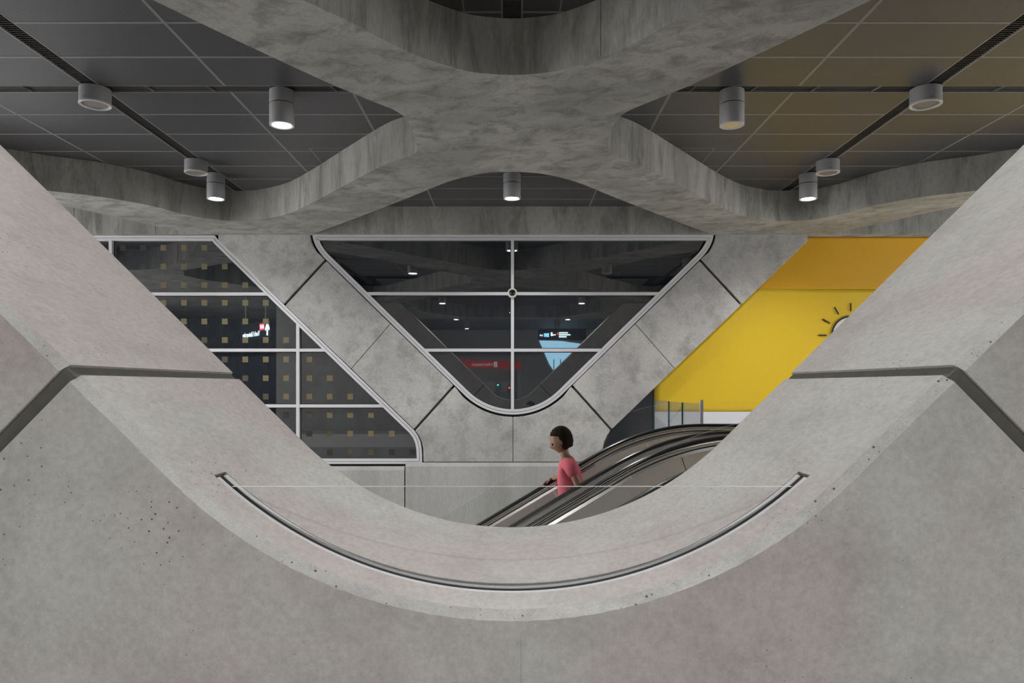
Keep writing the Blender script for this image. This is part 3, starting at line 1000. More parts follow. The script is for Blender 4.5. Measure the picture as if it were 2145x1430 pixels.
# printed sun
YS_ = YH - 0.034
sx0, sz0 = px(1782, 702, YS_); u = YS_ / F
sun = local(MB().lathe([(39 * u, 0.0), (39 * u, -0.0015)], (sx0, YS_, sz0), 64, 0, 'y').build('printed_sun', M['sunfill']), hd)
n = 72; v = []; f = []
for rr, yy in ((41.2 * u, 0), (41.2 * u, -0.003), (37.6 * u, -0.003), (37.6 * u, 0)):
    for k in range(n):
        a = 2 * math.pi * k / n; v.append((sx0 + rr * math.cos(a), YS_ + yy, sz0 + rr * math.sin(a)))
for q_ in range(4):
    for k in range(n):
        k2 = (k + 1) % n; q2 = (q_ + 1) % 4; f.append((q_ * n + k, q_ * n + k2, q2 * n + k2, q2 * n + k))
local(mesh_obj('sun_outline', v, f, M['ink']), hd)
for k in range(12):
    a = math.pi / 2 + k * math.pi / 6
    c1, s1 = math.cos(a), math.sin(a)
    r0, r1, hw = 51 * u, 67 * u, 1.5 * u
    P = [(r0, -hw), (r1, -hw), (r1 + hw * 0.9, 0), (r1, hw), (r0, hw), (r0 - hw * 0.9, 0)]
    P = [(sx0 + p[0] * c1 - p[1] * s1, sz0 + p[0] * s1 + p[1] * c1) for p in P]
    local(MB().prism(P, YS_ - 0.003, YS_).build('sun_ray', M['ink']), hd)
# slate panel beside the hoarding
sp_t = tag(empty('slate_panel', (px(1310, 0, YH)[0], YH, 0)), 'dark slate-blue glossy panel between concrete leg and yellow hoarding', 'panel')
local(MB().box(px(1235, 0, YH)[0], hx0 - 0.004, YH - 0.012, YH + 0.03, LOW, px(0, 700, YH)[1]).build('sheet', M['dpanel']), sp_t)
local(MB().box(hx0 - 0.030, hx0 - 0.003, YH - 0.018, YH - 0.010, LOW, px(0, 700, YH)[1]).build('edge_strip', M['void']), sp_t)

# ------------------------------------------------------------------ escalators
SLOPE = 0.595
ANG = math.atan(SLOPE)
FLAT_DROP, C0 = 0.365, 1.127
RB = 2.0
def esc_path(x0, x1):
    """top line of the handrail in XZ: incline, easing arc, landing"""
    xk = (C0 - FLAT_DROP) / SLOPE; t = RB * math.tan(ANG / 2)
    xa, za = xk - t * math.cos(ANG), EYE - FLAT_DROP - t * math.sin(ANG)
    xb = xk + t
    P = []
    n0 = 14
    for i in range(n0):
        x = x0 + (xa - x0) * i / n0
        P.append((x, EYE - (C0 - SLOPE * x)))
    for i in range(25):
        a = ANG * (1 - i / 24)
        P.append((xb - RB * math.sin(a), EYE - FLAT_DROP - RB * (1 - math.cos(a))))
    n1 = 6
    for i in range(1, n1 + 1):
        P.append((xb + (x1 - xb) * i / n1, EYE - FLAT_DROP))
    return P


def sub_path(P, xa, xb):
    def at(x):
        for a, b in zip(P, P[1:]):
            if a[0] <= x <= b[0]:
                t = (x - a[0]) / (b[0] - a[0]); return (x, a[1] + (b[1] - a[1]) * t)
        return P[-1] if x > P[-1][0] else P[0]
    return [at(xa)] + [p for p in P if xa + 1e-4 < p[0] < xb - 1e-4] + [at(xb)]


def path_normals(P):
    out = []
    for i in range(len(P)):
        a = Vector(P[max(i - 1, 0)]); b = Vector(P[min(i + 1, len(P) - 1)])
        t = (b - a).normalized(); out.append((-t.y, t.x))
    return out


def sweep(name, P, sec, yc_, mat, parent, smooth='auto', cap_mat=None):
    """sec: closed [(y, n)], n measured along the path normal"""
    nn = path_normals(P); k = len(sec)
    v = []; uv = []; s_ = 0.0
    lens = [0.0]
    for a, b in zip(sec, sec[1:]): lens.append(lens[-1] + math.hypot(b[0] - a[0], b[1] - a[1]))
    for i, p in enumerate(P):
        if i: s_ += math.hypot(p[0] - P[i - 1][0], p[1] - P[i - 1][1])
        for q_, (y, n_) in enumerate(sec):
            v.append((p[0] + nn[i][0] * n_, yc_ + y, p[1] + nn[i][1] * n_)); uv.append((s_, lens[q_]))
    f = []; fm = []
    for i in range(len(P) - 1):
        for q_ in range(k):
            q2 = (q_ + 1) % k
            f.append((i * k + q_, i * k + q2, (i + 1) * k + q2, (i + 1) * k + q_)); fm.append(0)
    f += [tuple(range(k)), tuple(range(len(P) * k - 1, (len(P) - 1) * k - 1, -1))]; fm += [1 if cap_mat else 0] * 2
    return mesh_obj(name, v, f, [mat, cap_mat] if cap_mat else mat, parent, fm, smooth, uv)


PATH = esc_path(-6.2, 3.5)
RAIL = [(-0.037, -0.026), (-0.040, -0.014), (-0.034, -0.004), (-0.018, 0.002), (0.018, 0.002), (0.034, -0.004), (0.040, -0.014), (0.037, -0.026)]
# newel loop of the handrail at the landing
def rail_path():
    P = list(PATH); r = 0.30; x, z = P[-1]
    for i in range(1, 15):
        a = math.pi * i / 14
        P.append((x + r * math.sin(a), z - r + r * math.cos(a)))
    P.append((x - 0.25, z - 2 * r))
    return P
M['rubber'] = plain('handrail_rubber', (0.016, 0.016, 0.018), 0.28, noise=0.05)
JX = [-6.2, -5.05, -4.15, -3.25, -2.35, -1.45, -0.55, 0.35, 1.25, 2.15, 3.05, 3.5]


def escalator(label, yfar, ynear, group, deck_from, deck_to, front):
    t = tag(empty('escalator', (2.0, (yfar + ynear) / 2, 0)), label, 'escalator', group)
    def P_(o): return local(o, t)
    for yc_, s_ in ((yfar, -1), (ynear, 1)):
        P_(sweep('handrail', rail_path(), RAIL, yc_, M['rubber'], None))
        P_(sweep('rail_guide', PATH, [(-0.030, -0.0262), (0.030, -0.0262), (0.030, -0.034), (-0.030, -0.034)], yc_, M['steelcap'], None))
        inn = s_ * 0.046
        cap = [(-s_ * 0.04, -0.0345), (s_ * 0.034, -0.0345), (inn, -0.040), (inn, -0.057), (s_ * 0.040, -0.059), (-s_ * 0.04, -0.059)]
        P_(sweep('balustrade_cap', PATH, cap, yc_, M['steelcap'], None))
        P_(sweep('shadow_joint', PATH, [(-0.030, -0.0592), (0.030, -0.0592), (0.030, -0.066), (-0.030, -0.066)], yc_, M['black'], None))
        lip = [(s_ * 0.020, -0.0662), (s_ * 0.048, -0.0662), (s_ * 0.058, -0.088), (s_ * 0.020, -0.088)]
        P_(sweep('balustrade_lip', PATH, lip, yc_, M['steelcap'], None))
        for a, b in zip(JX, JX[1:]):
            sec = [(s_ * 0.022, -0.0885), (s_ * 0.056, -0.0885), (s_ * 0.075, -0.70), (s_ * 0.022, -0.70)]
            P_(sweep('balustrade_panel', sub_path(PATH, a + 0.0025, b - 0.0025), sec, yc_, M['steel'], None, False))
        sk = [(s_ * 0.022, -0.702), (s_ * 0.105, -0.702), (s_ * 0.125, -0.73), (s_ * 0.125, -0.925), (s_ * 0.022, -0.925)]
        P_(sweep('skirt', PATH, sk, yc_, M['steelcap'], None, False))
    P_(sweep('deck', PATH, [(deck_from, -0.075), (deck_to, -0.075), (deck_to, -0.060), (deck_from, -0.060)], 0.0, M['steelcap'], None, False))
    if front is not None:
        for a, b in zip(JX, JX[1:]):
            P_(sweep('outer_cladding', sub_path(PATH, a + 0.0025, b - 0.0025), [(front, -0.078), (front + 0.012, -0.078), (front + 0.012, -0.925), (front, -0.925)], 0.0, M['steel'], None, False))
    w0, w1 = ynear + 0.135, yfar - 0.135
    stp = None
    for k in range(-15, 3):
        x = 0.5 + 0.4 * k; z = -0.478 + 0.238 * k
        if stp is None:
            mb = MB().box(-0.198, 0.198, w0, w1, -0.03, 0.0).box(0.180, 0.198, w0, w1, -0.24, -0.03)
            q_ = -0.19
            o = mb.build('step', M['tread']); stp = o.data
        else:
            o = bpy.data.objects.new('step', stp); COL.objects.link(o)
        o.location = (x, 0, min(z, -0.003))
        P_(o)
    tr = [(ynear + 0.03, -1.30), (yfar - 0.03, -1.30), (yfar - 0.03, -1.38), (ynear + 0.03, -1.38)]
    P_(sweep('truss_soffit', sub_path(PATH, -6.2, 1.3), tr, 0.0, M['joint_far'], None, False))
    P_(MB().box(1.5, 2.9, w0, w1, 0.0, 0.006).build('landing_plate', M['tread']))
    return t


M['tread'] = plain('step_aluminium', (0.20, 0.20, 0.205), 0.45, 0.6, noise=0.1, scale=60)
YA, YBn, YC_, YD = 7.10, 6.03, 5.62, 4.50
escalator('stainless escalator at the back that carries the person in pink', YA, YBn, 'pair of steel escalators', YC_ + 0.042, YBn - 0.042, None)
escalator('stainless escalator in front, nearest the V opening, empty', YC_, YD, 'pair of steel escalators', 4.30, YD - 0.042, 4.29)


def guard_run(yc_, label, xs, nb_=-0.26):
    t = tag(empty('glass_guard', (xs[-1], yc_, 0)), label, 'glass guard')
    sec = [(-0.006, nb_), (0.006, nb_), (0.006, 0.205), (-0.006, 0.205)]
    for a, b in zip(xs, xs[1:]):
        o = sweep('pane', sub_path(PATH, a + 0.002, b - 0.002), sec, yc_, M['glass2'], None, False)
        o.data.materials.append(M['glassedge']); o.data.materials.append(M['jointdark'])
        for p in o.data.polygons:
            if len(p.vertices) == 4 and abs(p.normal.y) < 0.3:
                nrm = p.normal
                c_ = p.center
                p.material_index = 1 if nrm.z > 0.5 else (2 if abs(nrm.x) > 0.5 and abs(nrm.z) < 0.86 else 1)
        local(o, t)
    return t


M['jointdark'] = plain('glass_joint', (0.06, 0.065, 0.065), 0.3)
GX = [-5.6, -4.67, -3.74, -2.81, -1.88, -0.95, -0.087, 0.774, 1.885, 3.3]
far_guard = guard_run(7.38, 'clear glass guard sloping along the rear escalator', GX)
near_guard = guard_run(4.33, 'clear glass guard sloping along the front escalator', [x for x in GX if x > -4], -0.0595)
local(MB().box(1.878, 1.906, 7.372, 7.396, 0.0, 1.162).build('post', M['alu']), far_guard)

# glass balustrade on the upper landing, running towards the hoarding
lb_ = tag(empty('landing_balustrade', (2.08, 9.5, 0)), 'short glass balustrade with teal edges before the yellow hoarding', 'glass guard')
for (y0, y1, x0, x1) in ((9.70, 10.72, 2.052, 2.06), (9.00, 9.67, 2.068, 2.053), (8.28, 8.97, 2.115, 2.070)):
    v = [(x0 - .006, y0, 0), (x0 + .006, y0, 0), (x1 + .006, y1, 0), (x1 - .006, y1, 0)]
    v += [(a, b, 1.10) for a, b, c in v]
    o = mesh_obj('pane', v, [(0, 3, 2, 1), (4, 5, 6, 7), (0, 1, 5, 4), (1, 2, 6, 5), (2, 3, 7, 6), (3, 0, 4, 7)], [M['glass3'], M['tealedge']], None, [1, 1, 1, 0, 1, 0])
    local(o, lb_)
local(MB().box(2.03, 2.13, 8.28, 10.72, 0.0, 0.08).build('shoe', M['alu']), lb_)

# ------------------------------------------------------------------ the person going down the rear escalator
def skin_data(verts, edges, radii, root=0, sub=2):
    me = bpy.data.meshes.new('skel'); me.from_pydata(verts, edges, [])
    o = bpy.data.objects.new('skel', me); COL.objects.link(o)
    sk = o.modifiers.new('skin', 'SKIN'); sk.use_smooth_shade = True
    if not me.skin_vertices: 
        bm = bmesh.new(); bm.from_mesh(me); bm.verts.layers.skin.verify(); bm.to_mesh(me); bm.free()
    for i, sv in enumerate(me.skin_vertices[0].data):
        r = radii[i]; sv.radius = r if isinstance(r, tuple) else (r, r); sv.use_root = (i == root)
    ss = o.modifiers.new('sub', 'SUBSURF'); ss.levels = sub; ss.render_levels = sub
    m2 = bpy.data.meshes.new_from_object(o.evaluated_get(bpy.context.evaluated_depsgraph_get()))
    V_ = [tuple(v.co) for v in m2.vertices]; F_ = [tuple(p.vertices) for p in m2.polygons]
    COL.objects.unlink(o); bpy.data.objects.remove(o); bpy.data.meshes.remove(m2)
    return V_, F_


M['skin'] = plain('skin_tone', (0.30, 0.165, 0.105), 0.5, noise=0.06)
M['hair'] = plain('dark_hair', (0.020, 0.012, 0.008), 0.85, spec=0.15, noise=0.4, scale=80)
M['pink'] = plain('pink_cotton', (0.62, 0.125, 0.165), 0.8, noise=0.08, scale=50)
M['denim'] = plain('blue_denim', (0.055, 0.075, 0.115), 0.85, noise=0.15, scale=70)
M['shoe'] = plain('shoe_canvas', (0.10, 0.10, 0.11), 0.7)
PY = 6.56
pers = tag(empty('person', (0.52, PY, -0.478)), 'person in a pink T-shirt riding down, hand on the handrail', 'person')
body = MB()
# trunk, neck and arms under the clothes, one skinned figure
vb = [(0.53, PY, 0.27), (0.525, PY, 0.38), (0.51, PY, 0.50), (0.495, PY, 0.60), (0.478, PY, 0.665), (0.462, PY, 0.715), (0.455, PY, 0.75),
      (0.50, PY - 0.085, 0.628), (0.508, PY - 0.145, 0.61), (0.575, PY - 0.175, 0.43), (0.60, PY - 0.18, 0.41), (0.575, PY - 0.19, 0.235), (0.565, PY - 0.195, 0.20),
      (0.495, PY + 0.085, 0.628), (0.495, PY + 0.145, 0.61), (0.475, PY + 0.30, 0.475), (0.465, PY + 0.325, 0.46), (0.41, PY + 0.475, 0.425), (0.385, PY + 0.505, 0.418),
      (0.53, PY - 0.075, 0.22), (0.505, PY - 0.08, -0.08), (0.54, PY - 0.08, -0.39), (0.53, PY - 0.08, -0.435),
      (0.53, PY + 0.075, 0.22), (0.495, PY + 0.08, -0.08), (0.52, PY + 0.08, -0.39), (0.51, PY + 0.08, -0.435)]
eb = [(0, 1), (1, 2), (2, 3), (3, 4), (4, 5), (5, 6), (3, 7), (7, 8), (8, 9), (9, 10), (10, 11), (11, 12), (3, 13), (13, 14), (14, 15), (15, 16), (16, 17), (17, 18),
      (0, 19), (19, 20), (20, 21), (21, 22), (0, 23), (23, 24), (24, 25), (25, 26)]
rb = [(0.085, 0.10), (0.075, 0.09), (0.08, 0.10), (0.07, 0.10), 0.045, 0.04, 0.042, 0.055, 0.045, 0.034, 0.033, 0.024, 0.022, 0.055, 0.045, 0.034, 0.033, 0.024, 0.022,
      0.075, 0.05, 0.035, 0.035, 0.075, 0.05, 0.035, 0.035]
V_, F_ = skin_data(vb, eb, rb)
body.add(V_, F_)
# head: shaped egg with brow, nose, lips, chin and ears, looking down the stairs (-X)
def head_mesh(c, pitch):
    v = []; f = []; nu, nv = 36, 26
    for j in range(nv + 1):
        ph = math.pi * j / nv
        for i in range(nu):
            th_ = 2 * math.pi * i / nu
            dx, dy, dz = math.sin(ph) * math.cos(th_), math.sin(ph) * math.sin(th_), math.cos(ph)
            x, y, z = 0.092 * dx, 0.072 * dy, 0.112 * dz
            if dz < -0.1: k = 1 + 0.30 * (dz + 0.1); y *= k; x *= (1 + 0.16 * (dz + 0.1)) if dx > 0 else (1 + 0.45 * (dz + 0.1))
            fr = max(0, dx)
            def bump(y0, z0, sy, sz): return math.exp(-((y - y0) / sy) ** 2 - ((z - z0) / sz) ** 2) * fr
            x += 0.020 * bump(0, -0.026, 0.010, 0.020) + 0.008 * bump(0, -0.005, 0.008, 0.02)
            x -= 0.010 * (bump(0.029, 0.002, 0.014, 0.012) + bump(-0.029, 0.002, 0.014, 0.012))
            x += 0.007 * bump(0, -0.062, 0.022, 0.009) + 0.009 * bump(0, -0.092, 0.020, 0.016)
            x -= 0.004 * bump(0, -0.062, 0.025, 0.0022)
            y += math.copysign(1, dy) * 0.012 * math.exp(-((x + 0.004) / 0.013) ** 2 - ((z + 0.008) / 0.024) ** 2) * abs(dy)
            v.append((x, y, z))
    for j in range(nv):
        for i in range(nu):
            i2 = (i + 1) % nu; f.append((j * nu + i, j * nu + i2, (j + 1) * nu + i2, (j + 1) * nu + i))
    R_ = Matrix.Rotation(math.pi, 4, 'Z') @ Matrix.Rotation(pitch, 4, 'Y')
    return [tuple(R_ @ Vector(p) + Vector(c)) for p in v], f
HC = (0.432, PY, 0.812)
V_, F_ = head_mesh(HC, math.radians(22))
body.add(V_, F_)


def hand(w, d, up, side):
    """palm and five bent fingers leaving wrist w along d ; up = back of the hand"""
    d = Vector(d).normalized(); up = Vector(up); up = (up - d * up.dot(d)).normalized(); s_ = d.cross(up) * side
    w = Vector(w)
    V2, F2 = skin_data([tuple(w), tuple(w + d * 0.03), tuple(w + d * 0.062)], [(0, 1), (1, 2)], [(0.018, 0.018), (0.026, 0.013), (0.030, 0.012)], 0, 1)
    body.add(V2, F2)
    for k, (off, ln) in enumerate(((-0.024, 0.052), (-0.008, 0.060), (0.009, 0.056), (0.024, 0.044))):
        b0 = w + d * 0.055 + s_ * off
        P_ = [b0, b0 + d * ln * 0.5 + up * 0.001, b0 + d * ln * 0.85 - up * ln * 0.22, b0 + d * ln * 1.0 - up * ln * 0.5]
        V2, F2 = skin_data([tuple(p) for p in P_], [(0, 1), (1, 2), (2, 3)], [0.0078, 0.0074, 0.007, 0.006], 0, 1)
        body.add(V2, F2)
    b0 = w + d * 0.018 - s_ * 0.018
    P_ = [b0, b0 + d * 0.022 - s_ * 0.018 - up * 0.006, b0 + d * 0.045 - s_ * 0.022 - up * 0.016]
    V2, F2 = skin_data([tuple(p) for p in P_], [(0, 1), (1, 2)], [0.010, 0.0085, 0.0065], 0, 1)
    body.add(V2, F2)


hand((0.385, PY + 0.505, 0.418), (-0.86, 0.20, -0.46), (-0.5, 0, 0.86), 1)
hand((0.565, PY - 0.195, 0.20), (-0.20, 0, -0.98), (0.3, -0.95, 0), -1)
bo = body.build('body', M['skin'], None, True); local(bo, pers)
# shirt with short sleeves
vs_ = [(0.53, PY, 0.235), (0.527, PY, 0.34), (0.515, PY, 0.47), (0.497, PY, 0.59), (0.480, PY, 0.668),
       (0.50, PY - 0.085, 0.628), (0.508, PY - 0.15, 0.605), (0.545, PY - 0.168, 0.50),
       (0.495, PY + 0.085, 0.628), (0.495, PY + 0.15, 0.605), (0.483, PY + 0.24, 0.53)]
es_ = [(0, 1), (1, 2), (2, 3), (3, 4), (3, 5), (5, 6), (6, 7), (3, 8), (8, 9), (9, 10)]
rs_ = [(0.122, 0.135), (0.114, 0.128), (0.114, 0.128), (0.100, 0.120), (0.058, 0.066), 0.074, 0.066, 0.060, 0.074, 0.066, 0.060]
V_, F_ = skin_data(vs_, es_, rs_)
local(mesh_obj('tshirt', V_, F_, M['pink'], None, smooth=True), pers)
vt = [(0.53, PY, 0.25), (0.53, PY - 0.07, 0.17), (0.505, PY - 0.08, -0.08), (0.54, PY - 0.08, -0.41), (0.53, PY + 0.07, 0.17), (0.495, PY + 0.08, -0.08), (0.52, PY + 0.08, -0.41)]
V_, F_ = skin_data(vt, [(0, 1), (1, 2), (2, 3), (0, 4), (4, 5), (5, 6)], [(0.095, 0.115), 0.09, 0.065, 0.052, 0.09, 0.065, 0.052])
local(mesh_obj('trousers', V_, F_, M['denim'], None, smooth=True), pers)
for dy, xo in ((-0.08, 0.0), (0.08, -0.02)):
    V_, F_ = skin_data([(0.555 + xo, PY + dy, -0.448), (0.49 + xo, PY + dy, -0.446), (0.40 + xo, PY + dy, -0.455)], [(0, 1), (1, 2)], [(0.032, 0.032), (0.038, 0.036), (0.034, 0.022)])
    V_ = [(x, y, max(z, -0.4779)) for x, y, z in V_]
    local(mesh_obj('shoe', V_, F_, M['shoe'], None, smooth=True), pers)
# hair: cap with volume at the back, built from a displaced shell and locks
hv = []; hf = []; nu, nv = 40, 26
R_ = Matrix.Rotation(math.pi, 4, 'Z') @ Matrix.Rotation(math.radians(22), 4, 'Y')
for j in range(nv + 1):
    ph = math.pi * 0.74 * j / nv
    for i in range(nu):
        th_ = 2 * math.pi * i / nu
        dx, dy, dz = math.sin(ph) * math.cos(th_), math.sin(ph) * math.sin(th_), math.cos(ph)
        face = max(0.0, dx) * (1 if dz < 0.35 else max(0, 1 - (dz - 0.35) * 4))
        g = 1.09 + 0.13 * max(0, -dx) * max(0, 0.55 + dz) + 0.022 * math.sin(9 * th_ + 5 * ph) + 0.020 * math.sin(17 * th_ - 11 * ph) + 0.012 * math.sin(23 * ph + 6 * th_)
        g -= 0.40 * min(1, face * 1.6)
        hv.append(tuple(R_ @ Vector((0.092 * dx * g - 0.008, 0.074 * dy * g, 0.112 * dz * g + 0.004)) + Vector(HC)))
for j in range(nv):
    for i in range(nu):
        i2 = (i + 1) % nu; hf.append((j * nu + i, j * nu + i2, (j + 1) * nu + i2, (j + 1) * nu + i))
hf.append(tuple(range(nv * nu, nv * nu + nu)))
local(mesh_obj('hair', hv, hf, M['hair'], None, smooth=True), pers)
for sgn in (-1, 1):
    e = R_ @ Vector((0.080, sgn * 0.029, 0.001)) + Vector(HC)
    mb = MB().lathe([(0.002, -0.011), (0.008, -0.008), (0.011, 0.0), (0.008, 0.008), (0.002, 0.011)], tuple(e), 12)
    local(mb.build('eye', plain('eye_dark', (0.05, 0.035, 0.03), 0.2), None, True), pers)

# ------------------------------------------------------------------ things behind the viewer, seen mirrored in the dark glass
YG = YW + 0.075
def mirr(x, y, Y): 
    """photo pixel of a mirrored thing standing at depth Y -> (X, Z)"""
    D = 2 * YG - Y
    return ((x - CX) * D / F, EYE - (y - CY) * D / F)
FACE = (math.pi / 2, 0, math.pi)              # text that faces the far wall
M['signblack'] = plain('sign_black', (0.012, 0.013, 0.016), 0.3)
M['signwhite'] = glow('sign_letters', (0.62, 0.85, 1.0), 7.0)
M['signred'] = glow('sign_red', (1.0, 0.06, 0.08), 5.0)
M['signblue'] = glow('sign_blue', (0.10, 0.42, 1.0), 6.0)

# hanging exit sign, left of the well
ys = 4.2
x0, z0 = mirr(499, 712, ys); x1, z1 = mirr(566, 678, ys)
ex = tag(empty('exit_sign', ((x0 + x1) / 2, ys, z0)), 'hanging black sign with arrow and red EXIT, mirrored in left window', 'sign')
rz = math.radians(50)
def on_sign(o, par):
    o.parent = par; return o
W2 = 1.05
ex.rotation_euler = (0, 0, rz)
on_sign(MB().box(-W2, W2, -0.06, 0.0, 0.02, 0.46).build('casing', M['signblack']), ex)
for sx_ in (-0.7, 0.7): on_sign(MB().lathe([(0.012, 0.46), (0.012, ZS - z0)], (sx_, -0.03, 0), 12).build('rod', M['alu']), ex)
on_sign(text_obj('lettering', 'York University', 0.19, (W2 - 0.66, 0.003, 0.10), FACE, M['signwhite']), ex)
on_sign(MB().box(W2 - 0.66, W2 - 0.36, 0.001, 0.004, 0.235, 0.405).build('exit_field', M['signred']), ex)
on_sign(text_obj('exit_lettering', 'EXIT', 0.125, (W2 - 0.375, 0.005, 0.275), FACE, glow('exit_white', (1, 0.9, 0.95), 8.0)), ex)
ar = MB()
ar.prism([(W2 - 0.19, 0.08), (W2 - 0.115, 0.08), (W2 - 0.115, 0.36), (W2 - 0.19, 0.36)], 0.001, 0.005)
for s_ in (-1, 1):
    cx_ = W2 - 0.1525
    ar.prism([(cx_, 0.44), (cx_ + s_ * 0.15, 0.25), (cx_ + s_ * 0.11, 0.20), (cx_ - s_ * 0.004, 0.36)], 0.001, 0.005)
on_sign(ar.build('arrow', M['signwhite']), ex)

# hanging direction sign, right behind the viewer
ys = -6.0
x0, z0 = mirr(1127, 712, ys); x1, z1 = mirr(1228, 694, ys)
dsn = tag(empty('direction_sign', ((x0 + x1) / 2, ys, z0)), 'long hanging black sign with blue symbol, mirrored right of the mullion', 'sign')
W2 = (x1 - x0) / 2
on_sign(MB().box(-W2, W2, -0.08, 0.0, 0.0, 0.46).build('casing', M['signblack']), dsn)
for sx_ in (-0.6, 0.6): on_sign(MB().lathe([(0.015, 0.46), (0.015, ZC - z0)], (sx_, -0.04, 0), 12).build('rod', M['alu']), dsn)
def P1127(xp): return mirr(xp, 0, ys)[0] - (x0 + x1) / 2
on_sign(MB().box(P1127(1139.5), P1127(1147.5), 0.001, 0.004, 0.13, 0.27).build('blue_symbol', M['signblue']), dsn)
on_sign(MB().box(P1127(1148), P1127(1149), 0.001, 0.004, 0.12, 0.28).build('symbol_bar', M['signwhite']), dsn)
on_sign(MB().box(P1127(1131), P1127(1133), 0.001, 0.004, 0.17, 0.22).build('mark', M['signwhite']), dsn)
on_sign(MB().box(P1127(1134.5), P1127(1136.5), 0.001, 0.004, 0.16, 0.21).build('mark', M['signwhite']), dsn)
am = MB(); am.prism([(P1127(1154), 0.17), (P1127(1157), 0.17), (P1127(1157), 0.31), (P1127(1154), 0.31)], 0.001, 0.004); am.prism([(P1127(1156), 0.18), (P1127(1164), 0.20), (P1127(1164), 0.23), (P1127(1156), 0.21)], 0.001, 0.004)
on_sign(am.build('arrow', M['signwhite']), dsn)
on_sign(MB().prism([(P1127(1166), 0.23), (P1127(1169), 0.23), (P1127(1169), 0.32)], 0.001, 0.004).build('red_mark', M['signred']), dsn)
for z_, xe in ((0.29, 1189), (0.21, 1194), (0.13, 1186)):
    lm = MB(); xx = 1171.0
    while xx < xe:
        ln = random.uniform(1.2, 2.2)
        lm.box(P1127(xx), P1127(xx + ln), 0.001, 0.004, z_ - 0.02, z_ + 0.022); xx += ln + 0.35
    on_sign(lm.build('text_line', M['signwhite']), dsn)

# red information fascia over a booth
ys = -7.0
fx = tag(empty('information_booth', (mirr(1020, 0, ys)[0], ys, 0)), 'booth under a red Information fascia, mirrored low in the V window', 'booth')
X0 = mirr(955, 0, ys)[0] - fx.location.x; X1 = mirr(1092, 0, ys)[0] - fx.location.x
zt, zb = mirr(0, 757, ys)[1], mirr(0, 774, ys)[1]
M['red'] = glow('red_fascia', (0.60, 0.04, 0.035), 0.20)  # slight glow added to brighten the dim mirrored fascia
nb = 20; v = []; f = []
for i in range(nb + 1):
    x = X0 + (X1 - X0) * i / nb; y = -0.25 * ((x - 0.2) / 1.4) ** 2
    up = 0.03 * (x - X0) * -1 + 0.10
    v += [(x, y, zb + up), (x, y, zt + up), (x, y - 0.05, zt + up), (x, y - 0.05, zb + up)]
for i in range(nb):
    a = i * 4
    for k in range(4): f.append((a + k, a + (k + 1) % 4, a + 4 + (k + 1) % 4, a + 4 + k))
f += [(0, 1, 2, 3), (nb * 4 + 3, nb * 4 + 2, nb * 4 + 1, nb * 4)]
mesh_obj('fascia', v, f, M['red'], fx)
M['letter'] = glow('white_letters', (0.8, 0.8, 0.8), 0.5)  # glow added so the faint letters show in the glass
ix = mirr(1034, 0, ys)[0] - fx.location.x
on_sign(text_obj('lettering', 'Information', 0.185, (ix - 0.03, 0.012, zb + 0.16), FACE, M['letter']), fx)
on_sign(MB().box(ix + 0.01, ix + 0.15, 0.006, 0.012, zb + 0.11, zb + 0.33).build('icon_plate', M['letter']), fx)
on_sign(text_obj('icon_i', 'i', 0.19, (ix + 0.10, 0.014, zb + 0.15), FACE, M['red']), fx)
on_sign(MB().box(X0, X1, -0.9, -0.86, 0, zb + 0.1).build('back_panel', plain('booth_panel', (0.42, 0.47, 0.45), 0.6)), fx)
on_sign(MB().box(X0, X1 - 0.6, -0.55, -0.30, 0, 1.05).build('counter', plain('booth_counter', (0.25, 0.26, 0.26), 0.5)), fx)
on_sign(MB().box(X1 - 0.15, X1, -0.9, -0.3, 0, zb + 0.1).build('pier', plain('booth_pier', (0.30, 0.36, 0.34), 0.6)), fx)

# fare gates with signal lights
for px_, py_, col_, lb2 in ((1043, 806, 'green', 'fare gate with a green light, mirrored low in the V window'), (1067, 812, 'red', 'fare gate with a red light, mirrored beside the window mullion')):
    x_, z_ = mirr(px_, py_, -5.6)
    g_ = tag(empty('fare_gate', (x_, -5.6, 0)), lb2, 'fare gate', 'fare gates behind the viewer')
    on_sign(MB().prism([(-0.10, 0.0), (0.10, 0.0), (0.10, z_ + 0.06), (0.06, z_ + 0.12), (-0.06, z_ + 0.12), (-0.10, z_ + 0.06)], -1.2, 0.0).build('cabinet', plain('gate_grey', (0.10, 0.105, 0.11), 0.4)), g_)
    on_sign(MB().lathe([(0.028, 0.0), (0.028, 0.006)], (0, 0.0, z_), 20, 0, 'y').build('signal_light', glow('signal_' + col_, (0.05, 1.0, 0.45) if col_ == 'green' else (1.0, 0.08, 0.08), 7.0)), g_)
    on_sign(MB().box(-0.02, 0.02, -0.7, -0.1, z_ - 0.45, z_ - 0.1).build('barrier_wing', M['glass2']), g_)

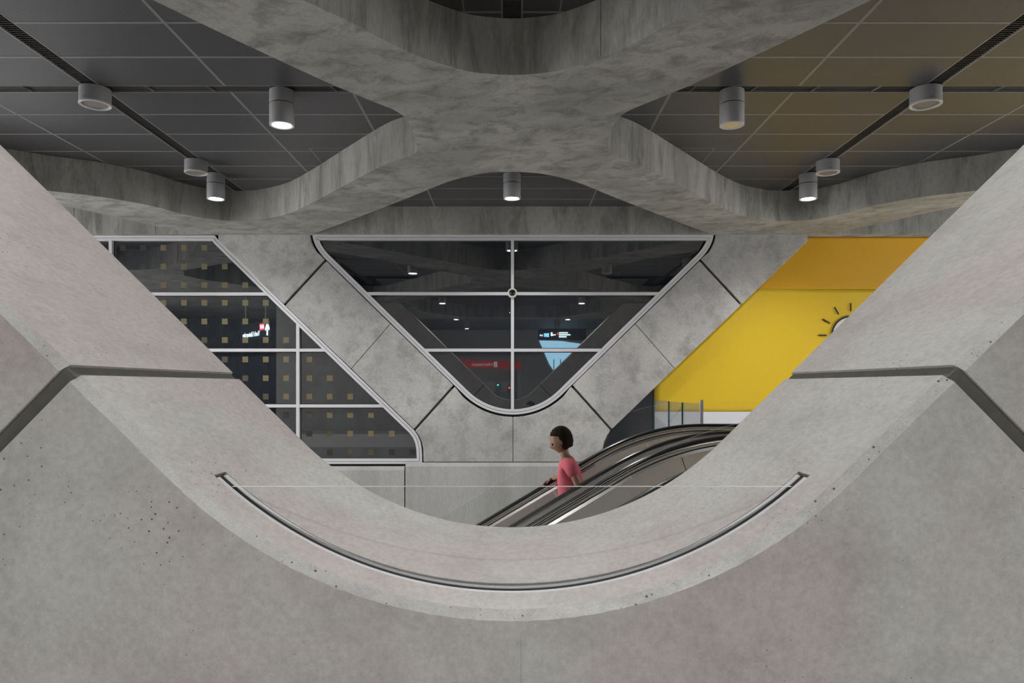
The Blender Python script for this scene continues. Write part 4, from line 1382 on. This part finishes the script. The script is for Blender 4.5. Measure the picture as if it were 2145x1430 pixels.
# daylight window in the rear wall
ys = -13.98
wd = struct('window_3', 'slanted daylight window in the rear wall, mirrored as a blue triangle', 'window')
poly = [mirr(*p, ys) for p in ((1129, 713), (1175, 714), (1224, 721), (1208, 745), (1190, 772), (1176, 788), (1166, 786), (1150, 762))]
MB().prism(poly, ys, ys + 0.03).build('pane', glow('daylight_pane', (0.32, 0.60, 0.80), 2.6), wd)
oc = offset_poly(poly, -0.08)
MB().ring(oc, poly, ys, ys + 0.08).build('frame', M['alu'], wd)
for xp in (1160, 1174, 1188):
    xa_ = mirr(xp, 0, ys)[0]
    P = clip_rect(poly, xa_ - 0.02, xa_ + 0.02, -9, mirr(0, 752, ys)[1])
    if len(P) > 2: MB().prism(P, ys + 0.03, ys + 0.07).build('mullion', M['joint_far'], wd)

# ------------------------------------------------------------------ pieces that sit on a part become its sub-parts
def base_name(o): return o.name.split('.')[0]
def move_under(o, host):
    """keep the place, change the parent (hosts carry no transform of their own)"""
    inv = o.matrix_parent_inverse.copy() if host.matrix_parent_inverse == Matrix.Identity(4) else Matrix.Identity(4)
    o.parent = host; o.matrix_parent_inverse = inv
for t in [o for o in S.objects if o.parent is None and o.type == 'EMPTY']:
    kids = {}
    for c in t.children: kids.setdefault(base_name(c), []).append(c)
    rule = {'cylinder_downlight': [('rim', ('lens',))], 'drum_speaker': [('body', ('screw',)), ('rim', ('grille',))],
            'security_camera': [('housing', ('screw',))], 'exit_sign': [('casing', ('lettering', 'exit_field', 'exit_lettering', 'arrow'))],
            'direction_sign': [('casing', ('blue_symbol', 'symbol_bar', 'mark', 'arrow', 'red_mark', 'text_line'))],
            'information_booth': [('fascia', ('lettering', 'icon_plate', 'icon_i'))], 'fare_gate': [('cabinet', ('signal_light',))],
            'hoarding': [('lower_sheet', ('printed_sun', 'sun_outline', 'sun_ray'))]}.get(base_name(t), [])
    for host, subs in rule:
        for k in subs:
            for c in kids.get(k, []): move_under(c, kids[host][0])
panes = []
for c in win_left.children:
    if base_name(c) == 'pane':
        xs_ = [v.co.x for v in c.data.vertices]; zs_ = [v.co.z for v in c.data.vertices]
        panes.append((min(xs_), max(xs_), min(zs_), max(zs_), c))
for c in [c for c in win_left.children if base_name(c) == 'film_square']:
    for x0, x1, z0, z1, p in panes:
        if x0 <= c.location.x <= x1 and z0 <= c.location.z <= z1:
            c.parent = p; break
